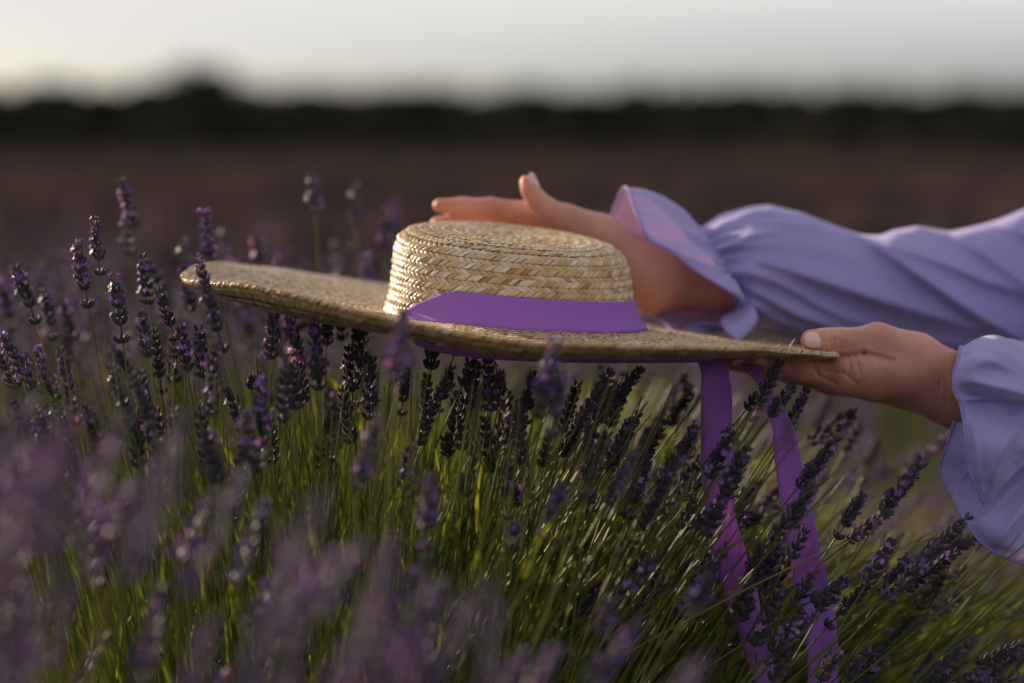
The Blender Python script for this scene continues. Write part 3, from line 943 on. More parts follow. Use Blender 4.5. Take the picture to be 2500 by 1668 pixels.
def upper_sleeve():
    xs = np.array([1735, 1775, 1830, 1880, 1960, 2050, 2105, 2150, 2180, 2240, 2320, 2400, 2450, 2500, 2560, 2700, 2900], float)
    top = np.array([566, 528, 508, 502, 520, 555, 573, 575, 562, 552, 566, 548, 532, 510, 488, 430, 330], float)
    bot = np.array([745, 775, 800, 815, 835, 845, 850, 852, 855, 860, 868, 878, 882, 890, 900, 930, 960], float)
    tt = np.linspace(0, 1, 260)
    xx = 1718 + (2900 - 1718) * tt ** 1.15
    from_x = lambda arr: np.interp(xx, xs, arr)
    # smooth the contours a little
    def sm(a, k=7):
        kk = np.hanning(k + 2)[1:-1]; kk /= kk.sum(); return np.convolve(np.pad(a, k // 2, mode='edge'), kk, 'valid')
    tp, bt = sm(from_x(top)), sm(from_x(bot))
    dep = np.interp(xx, [1718, 1900, 2300, 2900], [1.93, 1.945, 1.985, 2.05])
    na = 220
    an = np.arange(na) / na * 2 * np.pi
    X = np.zeros((260, na)); Y = np.zeros((260, na)); D = np.zeros((260, na))
    open_ = np.clip((xx - 1718) / 120, 0, 1) ** .5
    for i in range(260):
        c = (tp[i] + bt[i]) / 2; r = (bt[i] - tp[i]) / 2
        # the gathered end leans: near side further right at the bottom
        lean = (1 - open_[i]) * 46
        yy = np.cos(an); zz = np.sin(an)                     # zz>0 is near the camera
        p = 14 * (1 - open_[i] * .92)
        ga = math.exp(-((xx[i] - 1725) / 85) ** 2)
        pl = np.sin(an * 23 + 1.3 * np.sin(an * 5)) * (.25 + ga) * (xx[i] < 2000) * 6.5 * math.exp(-max(0, xx[i] - 1800) / 70) + np.sin(an * 11 + 2.0 + tt[i] * 3 + np.sin(an * 3)) * 9 * np.exp(-((xx[i] - 1800) / 110) ** 2)
        Y[i] = c - (r + pl * .6) * yy
        X[i] = xx[i] + lean * (-yy) * 1.0
        D[i] = dep[i] - (.030 + .022 * open_[i]) * zz - pl * .00042 * np.abs(zz)
    near = np.sin(an)[None] > -.15
    wn = np.clip(np.sin(an) * 2.5 + .4, 0, 1)[None]
    # diagonal folds: (polyline, height m, width above px, width below px)
    folds = [([(1800, 600), (1850, 590), (1960, 600), (2100, 640), (2250, 700)], .003, 26, 22),
             ([(1790, 655), (1850, 640), (1900, 650), (2050, 700), (2200, 748), (2360, 795), (2500, 830)], .0105, 48, 20),
             ([(1795, 690), (1860, 720), (1960, 775), (2080, 815)], .009, 30, 12),
             ([(1800, 655), (1850, 672), (1920, 700), (2000, 745), (2100, 790)], .006, 20, 14),
             ([(1815, 735), (1880, 775), (1980, 810)], .009, 22, 12),
             ([(2080, 560), (2150, 605), (2250, 675), (2350, 745), (2450, 805), (2560, 870)], .0125, 60, 17),
             ([(2150, 590), (2300, 640), (2420, 690), (2600, 745)], .008, 34, 16),
             ([(2290, 566), (2380, 605), (2460, 660), (2600, 760)], .008, 50, 18),
             ([(2440, 540), (2600, 610)], .006, 30, 20),
             ([(1745, 575), (1800, 556), (1900, 545), (1990, 556)], .004, 16, 16),
             ([(1760, 610), (1800, 590), (1840, 575), (1900, 566)], .004, 10, 9),
             ([(2150, 860), (2300, 840), (2500, 860)], .004, 20, 20)]
    for pl, h, wa, wb in folds:
        h *= 1.6
        pl = np.array(catmull(pl, 24))
        best = np.full(X.shape, 1e9); sg = np.zeros(X.shape); tpos = np.zeros(X.shape)
        for k in range(len(pl) - 1):
            a, b = pl[k], pl[k + 1]; ab = b - a
            t = np.clip(((X - a[0]) * ab[0] + (Y - a[1]) * ab[1]) / (ab @ ab), 0, 1)
            dx, dy = X - a[0] - t * ab[0], Y - a[1] - t * ab[1]
            d = np.hypot(dx, dy); m_ = d < best
            best = np.where(m_, d, best); sg = np.where(m_, ab[0] * dy - ab[1] * dx, sg); tpos = np.where(m_, (k + t) / (len(pl) - 1), tpos)
        ww = np.where(sg < 0, wa, wb)
        fade = np.sin(np.clip(tpos, 0, 1) * np.pi * .92 + .12) ** .6
        D = D - h * np.exp(-(best / ww) ** 1.7) * wn * fade
    v = P(X, Y, D)
    nz = vnoise(v * 14 + 3) * .0022 + vnoise(v * 33) * .0007
    v[..., 1] += nz * np.clip((X - 1760) / 200, 0, 1)
    # carry on to the shoulder
    q = []
    I, J = np.meshgrid(np.arange(259), np.arange(na), indexing='ij'); J2 = (J + 1) % na
    q = np.stack([I * na + J, I * na + J2, (I + 1) * na + J2, (I + 1) * na + J], -1).reshape(-1, 4)
    me = mesh('sleeve', v.reshape(-1, 3), quads=q, mat=M['cloth'])
    sl_ = at_person(obj('sleeve', me, PER))
    # elastic gather band
    return sl_
SLU = upper_sleeve()
tag(SLU, 'upper sleeve with long diagonal folds')

def upper_ruffle():
    G = [(1718, 562, 1.93), (1738, 590, 1.903), (1752, 615, 1.893), (1765, 635, 1.887), (1775, 655, 1.885), (1785, 675, 1.885), (1793, 690, 1.887), (1799, 702, 1.89), (1804, 715, 1.895), (1808, 728, 1.90), (1811, 742, 1.905), (1812, 752, 1.915), (1808, 756, 1.93), (1800, 752, 1.94), (1790, 748, 1.95), (1780, 742, 1.958), (1770, 730, 1.965), (1750, 680, 1.972), (1735, 620, 1.968), (1724, 580, 1.95)]
    H = [(1525, 458, 1.905), (1552, 520, 1.872), (1582, 584, 1.862), (1640, 615, 1.857), (1700, 662, 1.852), (1762, 700, 1.848), (1814, 735, 1.862), (1796, 758, 1.880), (1764, 778, 1.868), (1772, 806, 1.850), (1800, 834, 1.848), (1770, 800, 1.878), (1700, 790, 1.893), (1660, 812, 1.872), (1640, 806, 1.878), (1600, 772, 1.90), (1552, 764, 1.915), (1500, 700, 1.955), (1478, 600, 1.955), (1486, 552, 1.945)]
    G3, H3 = np.array([P(*g) for g in G]), np.array([P(*h) for h in H])
    C = P(1770, 655, 1.925)
    # middle rows bulge out from the wrist
    def mid(t, b):
        m_ = G3 * (1 - t) + H3 * t
        o_ = m_ - (P(1700, 640, 1.92) * t + C * (1 - t)); o_ /= np.linalg.norm(o_, axis=1, keepdims=True)
        return m_ + o_ * b
    M1, M2, M3 = mid(.12, .003), mid(.4, .011), mid(.72, .008)
    # top silhouette
    M1[0] = P(1706, 548, 1.925); M2[0] = P(1662, 500, 1.915); M3[0] = P(1590, 466, 1.908)
    M1[10] = P(1830, 752, 1.893); M2[10] = P(1846, 775, 1.872); M3[10] = P(1832, 805, 1.858)
    M1[9] = P(1822, 735, 1.885); M2[9] = P(1834, 752, 1.866); M3[9] = P(1812, 782, 1.856)
    M2[11] = P(1838, 765, 1.89); M3[11] = P(1810, 790, 1.885)
    g = patch_mesh('ruffle', np.stack([G3, M1, M2, M3, H3], 1), 300, 46, True, .0012, seed=4, freq=30)
    # pleats at the gather
    i = np.arange(300)[:, None]; j = np.linspace(0, 1, 46)[None]
    gu = np.gradient(g, axis=0); gv = np.gradient(g, axis=1); n = np.cross(gu, gv); n /= np.linalg.norm(n, axis=-1, keepdims=True) + 1e-9
    g = g + n * (.0024 * np.sin(i / 300 * 2 * np.pi * 24 + 1.2 * np.sin(i * .09)) * np.exp(-j * 5) + .0012 * np.sin(i / 300 * 2 * np.pi * 9 + 2) * np.sin(j * np.pi))[..., None]
    o = obj('ruffle', mesh('ruffle', g, quads=grid_quads(300, 46, True), mat=M['cloth']), SLU)
    hem_tube('hem', np.concatenate([g[:, -1], g[:1, -1]]), .0011, SLU)
    # puckered wrist band
    ring_ = np.array(catmull(np.concatenate([G3, G3[:1]]), 200))
upper_ruffle()

def lower_sleeve():
    # open ruffle hanging from the near wrist
    rows = [  # from the back over the top, down the near side
        [(2372, 905, 1.84), (2420, 890, 1.845), (2480, 885, 1.85), (2560, 890, 1.85), (2700, 900, 1.87)],
        [(2358, 862, 1.80), (2400, 848, 1.81), (2460, 842, 1.815), (2540, 850, 1.82), (2690, 880, 1.85)],
        [(2345, 848, 1.75), (2384, 827, 1.75), (2435, 819, 1.755), (2510, 842, 1.765), (2680, 875, 1.81)],
        [(2332, 878, 1.715), (2372, 862, 1.70), (2435, 862, 1.70), (2520, 885, 1.72), (2680, 905, 1.77)],
        [(2326, 915, 1.705), (2370, 912, 1.685), (2440, 905, 1.695), (2530, 930, 1.70), (2680, 940, 1.75)],
        [(2328, 952, 1.70), (2380, 950, 1.69), (2450, 945, 1.68), (2540, 960, 1.70), (2680, 980, 1.745)],
        [(2346, 985, 1.695), (2400, 978, 1.70), (2470, 985, 1.69), (2550, 1000, 1.71), (2680, 1020, 1.745)],
        [(2353, 1035, 1.69), (2410, 1030, 1.685), (2480, 1030, 1.70), (2550, 1040, 1.715), (2680, 1060, 1.75)],
        [(2358, 1090, 1.685), (2415, 1085, 1.675), (2485, 1075, 1.69), (2555, 1070, 1.71), (2680, 1090, 1.76)],
        [(2366, 1150, 1.685), (2422, 1140, 1.68), (2485, 1110, 1.695), (2555, 1090, 1.71), (2680, 1110, 1.77)],
        [(2402, 1232, 1.69), (2450, 1180, 1.69), (2500, 1135, 1.70), (2560, 1110, 1.71), (2680, 1130, 1.78)]]
    g = patch_mesh('r', np.array([[P(*p) for p in r] for r in rows]), 170, 120, False, .0022, seed=2, freq=26)
    X, Y = to_px(g)
    near = (g[..., 1] < 1.78)
    g[..., 1] -= fold_depth(X, Y, [([(2332, 880), (2380, 872), (2440, 890), (2520, 940), (2600, 1000)], .007, 16, 26),
        ([(2400, 845), (2450, 860), (2500, 900), (2580, 940)], .006, 18, 12),
        ([(2336, 930), (2400, 935), (2470, 950), (2560, 985)], .006, 14, 14),
        ([(2352, 976), (2400, 972), (2470, 975), (2560, 990)], .007, 22, 7),
        ([(2540, 1000), (2480, 1035), (2440, 1095), (2418, 1160), (2404, 1225)], .010, 26, 12),
        ([(2368, 1010), (2378, 1080), (2386, 1150), (2396, 1215)], .006, 10, 16),
        ([(2560, 1040), (2510, 1080), (2470, 1130)], .007, 20, 12)]) * near
    me = mesh('sleeve', g, quads=grid_quads(170, 120), mat=M['cloth'])
    s_ = at_person(obj('sleeve', me, PER)); tag(s_, 'lower sleeve hanging open in a deep ruffle')
    hem_tube('hem', g[:, 0], .0013, s_)
    # second fold behind
    rows = [[(2330, 1030, 1.735), (2400, 1040, 1.73), (2500, 1060, 1.74)],
            [(2308, 1095, 1.742), (2380, 1110, 1.725), (2500, 1110, 1.74)],
            [(2294, 1148, 1.748), (2375, 1165, 1.73), (2500, 1150, 1.74)],
            [(2318, 1200, 1.73), (2400, 1230, 1.715), (2500, 1180, 1.725)],
            [(2345, 1258, 1.71), (2420, 1262, 1.70), (2505, 1210, 1.71)],
            [(2372, 1296, 1.702), (2435, 1290, 1.692), (2510, 1240, 1.705)],
            [(2405, 1332, 1.70), (2450, 1320, 1.695), (2515, 1290, 1.71)],
            [(2450, 1356, 1.705), (2480, 1345, 1.702), (2520, 1330, 1.712)],
            [(2500, 1374, 1.712), (2512, 1362, 1.71), (2530, 1350, 1.716)]]
    g = patch_mesh('r', np.array([[P(*p) for p in r] for r in rows]), 120, 60, False, .001, seed=6, freq=22)
    X, Y = to_px(g)
    g[..., 1] -= fold_depth(X, Y, [([(2500, 1150), (2440, 1215), (2385, 1275)], .006, 16, 12), ([(2520, 1200), (2470, 1270), (2430, 1330)], .007, 18, 10), ([(2400, 1110), (2350, 1160), (2325, 1195)], .005, 12, 10)])
    obj('ruffle', mesh('ruffle', g, quads=grid_quads(120, 60), mat=M['cloth']), s_)
    hem_tube('hem', g[:, 0], .0013, s_)
    rows = [[(2345, 990, 1.82), (2480, 1000, 1.86), (2700, 1010, 1.88)],
            [(2350, 1100, 1.80), (2480, 1120, 1.83), (2700, 1120, 1.86)],
            [(2380, 1200, 1.79), (2490, 1230, 1.80), (2700, 1220, 1.84)],
            [(2440, 1320, 1.77), (2520, 1310, 1.78), (2700, 1290, 1.82)],
            [(2500, 1374, 1.712), (2580, 1390, 1.75), (2700, 1350, 1.80)]]
    g = patch_mesh('r', np.array([[P(*p) for p in r] for r in rows]), 60, 40, False, .002, seed=8, freq=14)
    obj('ruffle', mesh('ruffle', g, quads=grid_quads(60, 40), mat=M['cloth']), s_)
lower_sleeve()

def dress_rest():
    # dress body and shoulders beyond the right edge of the frame
    acc = Acc()
    a = np.linspace(0, 2 * np.pi, 97)[:-1]
    prof = [(.10, 1.10, .05), (.90 - .86, 1.08, .09), (0, 1.0, .16), (0, .85, .15), (0, .72, .15), (0, .5, .23), (0, .25, .32), (0, .02, .38)]
    zs = np.linspace(0, 1, 60)
    pr = catmull([(r, z) for (_, z, r) in prof], 60)
    fold = np.sin(a * 17)[None] * np.interp(pr[:, 1], [0, .7, 1.1], [.03, .004, .002])[:, None]
    rr = pr[:, 0][:, None] + fold
    v = np.stack([.86 + rr * np.cos(a)[None] * .85, 2.05 + rr * np.sin(a)[None], pr[:, 1][:, None] + 0 * rr], -1)
    I, J = np.meshgrid(np.arange(59), np.arange(96), indexing='ij'); J2 = (J + 1) % 96
    acc.add(v, np.stack([I * 96 + J, I * 96 + J2, (I + 1) * 96 + J2, (I + 1) * 96 + J], -1).reshape(-1, 4))
    at_person(obj('dress', acc.mesh('dress', [M['cloth']]), PER))
    for pts, rad in (([P(2620, 980, 1.83), (.60, 1.90, .63), (.68, 1.92, .85), (.82, 1.96, 1.04)], (.055, .075, .085, .07)),
                     ([P(2880, 650, 2.05), (.62, 2.12, .78), (.70, 2.15, .92), (.82, 2.15, 1.04)], (.085, .085, .085, .07))):
        c = catmull(np.array(pts), 40); r_ = catmull(np.array(rad)[:, None], 40)[:, 0]
        v, q = tube(c, r_ * (1 + .05 * np.sin(np.arange(40) * .7)), 48)
        at_person(obj('sleeve', mesh('sleeve', v, quads=q, mat=M['cloth']), PER))
    acc = Acc()
    for i in range(160):
        an_ = random.uniform(0, 2 * math.pi); 
        s0 = np.array([.80, 2.04, 1.36]); r0 = .10
        y = math.sin(an_) * r0; x = abs(math.cos(an_)) * r0 * 1.1
        pts = [s0, (.80 + x * .6, 2.04 + y * .9, 1.33), (.80 + x, 2.04 + y * 1.05, 1.24), (.84 + x * .8, 2.04 + y * 1.1, 1.1 - random.random() * .06), (.87 + x * .9, 2.04 + y * 1.2, .95 - random.random() * .1)]
        v, q = tube(catmull(pts, 14), np.linspace(.009, .003, 14), 6); acc.add(v, q)
    at_person(obj('hair', acc.mesh('hair', [M['hair']]), PER))
dress_rest()

# ---------------------------------------------------------------- lavender
def calyx(sides=6, prof=((0, .35), (.22, .85), (.5, 1.0), (.8, .82), (1.0, .55))):
    t = np.array([p[0] for p in prof]); r = np.array([p[1] for p in prof])
    a = np.arange(sides) / sides * 2 * np.pi
    v = np.stack([r[:, None] * np.cos(a), r[:, None] * np.sin(a), t[:, None] + 0 * a], -1)
    I, J = np.meshgrid(np.arange(len(t) - 1), np.arange(sides), indexing='ij'); J2 = (J + 1) % sides
    q = np.stack([I * sides + J, I * sides + J2, (I + 1) * sides + J2, (I + 1) * sides + J], -1).reshape(-1, 4)
    return v.reshape(-1, 3), q
CAL6 = calyx(6)
CAL4 = calyx(4, ((0, .3), (.5, 1.0), (1.0, .35)))
def frame(d):
    d = d / np.linalg.norm(d)
    ref = np.array([0, 0, 1.0]) if abs(d[2]) < .9 else np.array([1.0, 0, 0])
    u = np.cross(d, ref); u /= np.linalg.norm(u)
    return np.stack([u, np.cross(d, u), d])
def spike_meshes(r, L, gap, petals, fat=1.0):
    """flower spike along +Z from 0 (bottom whorl) to L"""
    A, B = Acc(), Acc()
    nw = max(3, int(round((L - gap) / .0054)))
    zs = list(np.linspace(gap, L - .004, nw))
    if gap > .003: zs = [0.0] + zs
    bend = r.normal(0, .0018, 2)
    core = np.array([[bend[0] * (z / L) ** 2, bend[1] * (z / L) ** 2, z] for z in np.linspace(0, L - .004, 8)])
    v, q = tube(core, .0008, 5); A.add(v, q, a=.2, m=0)
    for wi, z in enumerate(zs):
        f = z / L
        c0 = np.array([bend[0] * f * f, bend[1] * f * f, z])
        k = 8 if f < .75 else (6 if f < .9 else 4)
        ph = r.random() * 6.28
        for i in range(k):
            a = ph + i * 2 * math.pi / k + r.normal(0, .16)
            up = np.interp(f, [0, .5, 1], [1.15, 1.45, 2.6]) * (1 + r.normal(0, .18))
            d = np.array([math.cos(a), math.sin(a), up])
            ln = np.interp(f, [0, .6, 1], [.0066, .0060, .0042]) * (1 + r.normal(0, .12))
            wd = .00135 * fat * (1 + r.normal(0, .12)) * (1.0 if f < .8 else .8)
            F = frame(d)
            v = CAL6[0] * np.array([wd, wd, ln]); v = v @ F + c0 + np.array([math.cos(a), math.sin(a), 0]) * .0016
            A.add(v, CAL6[1], a=float(np.clip(.45 + r.normal(0, .25), 0, 1)), m=0)
            if r.random() < petals * (1.2 if .05 < f < .8 else .35):
                tip = c0 + np.array([math.cos(a), math.sin(a), 0]) * .0010 + F[2] * ln
                out = F[2] + np.array([0, 0, -.4]); G = frame(out)
                n5 = 5; s = .0026 * (1 + r.normal(0, .2)); tv = float(np.clip(r.normal(.5, .3), 0, 1))
                v, q = tube(np.array([tip - F[2] * .001, tip + F[2] * .0022]), [.0005, .0009], 5); B.add(v, q, a=tv * .6)
                tp = tip + F[2] * .0022
                for m_ in range(n5):
                    b = m_ * 2 * math.pi / n5 + r.normal(0, .2)
                    e = G[0] * math.cos(b) + G[1] * math.sin(b); g = G[0] * -math.sin(b) + G[1] * math.cos(b)
                    cup = G[2] * s * r.uniform(-.1, .5)
                    B.add([tp, tp + e * s * .6 + g * s * .38 + cup * .4, tp + e * s * 1.15 + cup, tp + e * s * .6 - g * s * .38 + cup * .4], [(0, 1, 2, 3)], a=tv)
    a = A.mesh('flower_spike', [M['calyx']])
    b = B.mesh('petals', [M['petal']]) if B.n else None
    return a, b
VAR = []
rs = np.random.default_rng(21)
for L, gap in ((.016, 0), (.024, 0), (.032, 0), (.040, 0), (.042, .012), (.050, 0), (.052, .013), (.060, .010), (.070, .016)):
    for pt in (0.05, .16, .34):
        VAR.append((L, pt, *spike_meshes(rs, L, gap, pt, 1.0 + .12 * rs.random())))

def brim_low(x, y):
    """underside height of the hat above x,y, or None"""
    dx, dy = x - cx, (y - cy) / ct
    r = math.hypot(dx, dy)
    if r > R_EDGE + .004: return None
    dg = math.degrees(math.atan2(dy, dx)) % 360
    v = max(0.0, min(1.0, (r - R_BASE) / (R_EDGE - R_BASE)))
    return float(brim_pt(np.array([v]), np.array([dg]))[0, 2]) - .004
def lean_at(px):
    return np.interp(px, [0, 400, 900, 1300, 1700, 2200, 2600], [-18, -9, 2, 17, 34, 46, 54])

n_sprig = [0]
def fits(tip):
    bl = brim_low(tip[0], tip[1])
    return bl is None or tip[2] < bl
def sprig(tip, base, fl, label, group=None, root=None, fit=True, curve=.45):
    """tip, base: world ends of the flower spike. builds thing > stem, flower_spike > petals"""
    tip, base = np.array(tip, float), np.array(base, float)
    if fit:
        for _ in range(6):
            bl = brim_low(tip[0], tip[1])
            if bl is not None and tip[2] > bl: dz = tip[2] - bl + .001; tip[2] -= dz; base[2] -= dz
    d = tip - base; L = np.linalg.norm(d); d = d / L
    if root is None:
        h = base[2]
        root = np.array([base[0] - d[0] / max(d[2], .25) * h * .62, base[1] - d[1] * h * .5 + random.uniform(-.03, .03), 0.0])
        root[0] = root[0] * .75 + (-.10) * .25
    t = empty('lavender_sprig', tuple(root))
    tag(t, label, 'lavender sprig', group)
    ln = np.linalg.norm(base - root)
    p1 = base - d * ln * curve
    p2 = root + np.array([(p1[0] - root[0]) * .3, (p1[1] - root[1]) * .3, ln * .22])
    s = np.linspace(0, 1, 15)[:, None]
    path = (1 - s) ** 3 * base + 3 * (1 - s) ** 2 * s * p1 + 3 * (1 - s) * s * s * p2 + s ** 3 * root
    wob = np.sin(s * 9 + random.random() * 6) * .0015 * np.sin(s * np.pi)
    path = path + wob * np.array([1, .6, 0])
    v, q = tube(path, np.linspace(.00062, .0011, 15), 6)
    if random.random() < .22:        # a pair of small bracts below the spike
        k = 2
        for sg in (-1, 1):
            a0 = path[k]; b0 = a0 + d * .012 + np.array([sg * .005, random.uniform(-.003, .003), 0])
            v2, q2 = tube(np.array([a0, (a0 + b0) / 2 + np.array([sg * .001, 0, 0]), b0]), [.0006, .0012, .0002], 5)
            q = np.concatenate([q, q2 + len(v)]); v = np.concatenate([v, v2])
    obj('stem', mesh('stem', v - root, quads=q, mat=M['stem'], attrs={'rnd': np.full(len(v), random.random())}), t)
    best = min((i for i in range(len(VAR)) if abs(VAR[i][1] - fl) < .02), key=lambda i: abs(VAR[i][0] - L) + random.random() * .006)
    V_ = VAR[best]
    o = obj('flower_spike', V_[2], t, tuple(base - root))
    qn = Vector(d).to_track_quat('Z', 'Y') @ Quaternion((0, 0, 1), random.random() * 6.28)
    o.rotation_mode = 'QUATERNION'; o.rotation_quaternion = qn
    f = L / V_[0]; wdt = min(1.25, max(.85, f ** .5)) * (SCALE_W[0])
    o.scale = (wdt, wdt, f)
    if V_[3] is not None: obj('petals', V_[3], o)
    n_sprig[0] += 1
SCALE_W = [0.9]

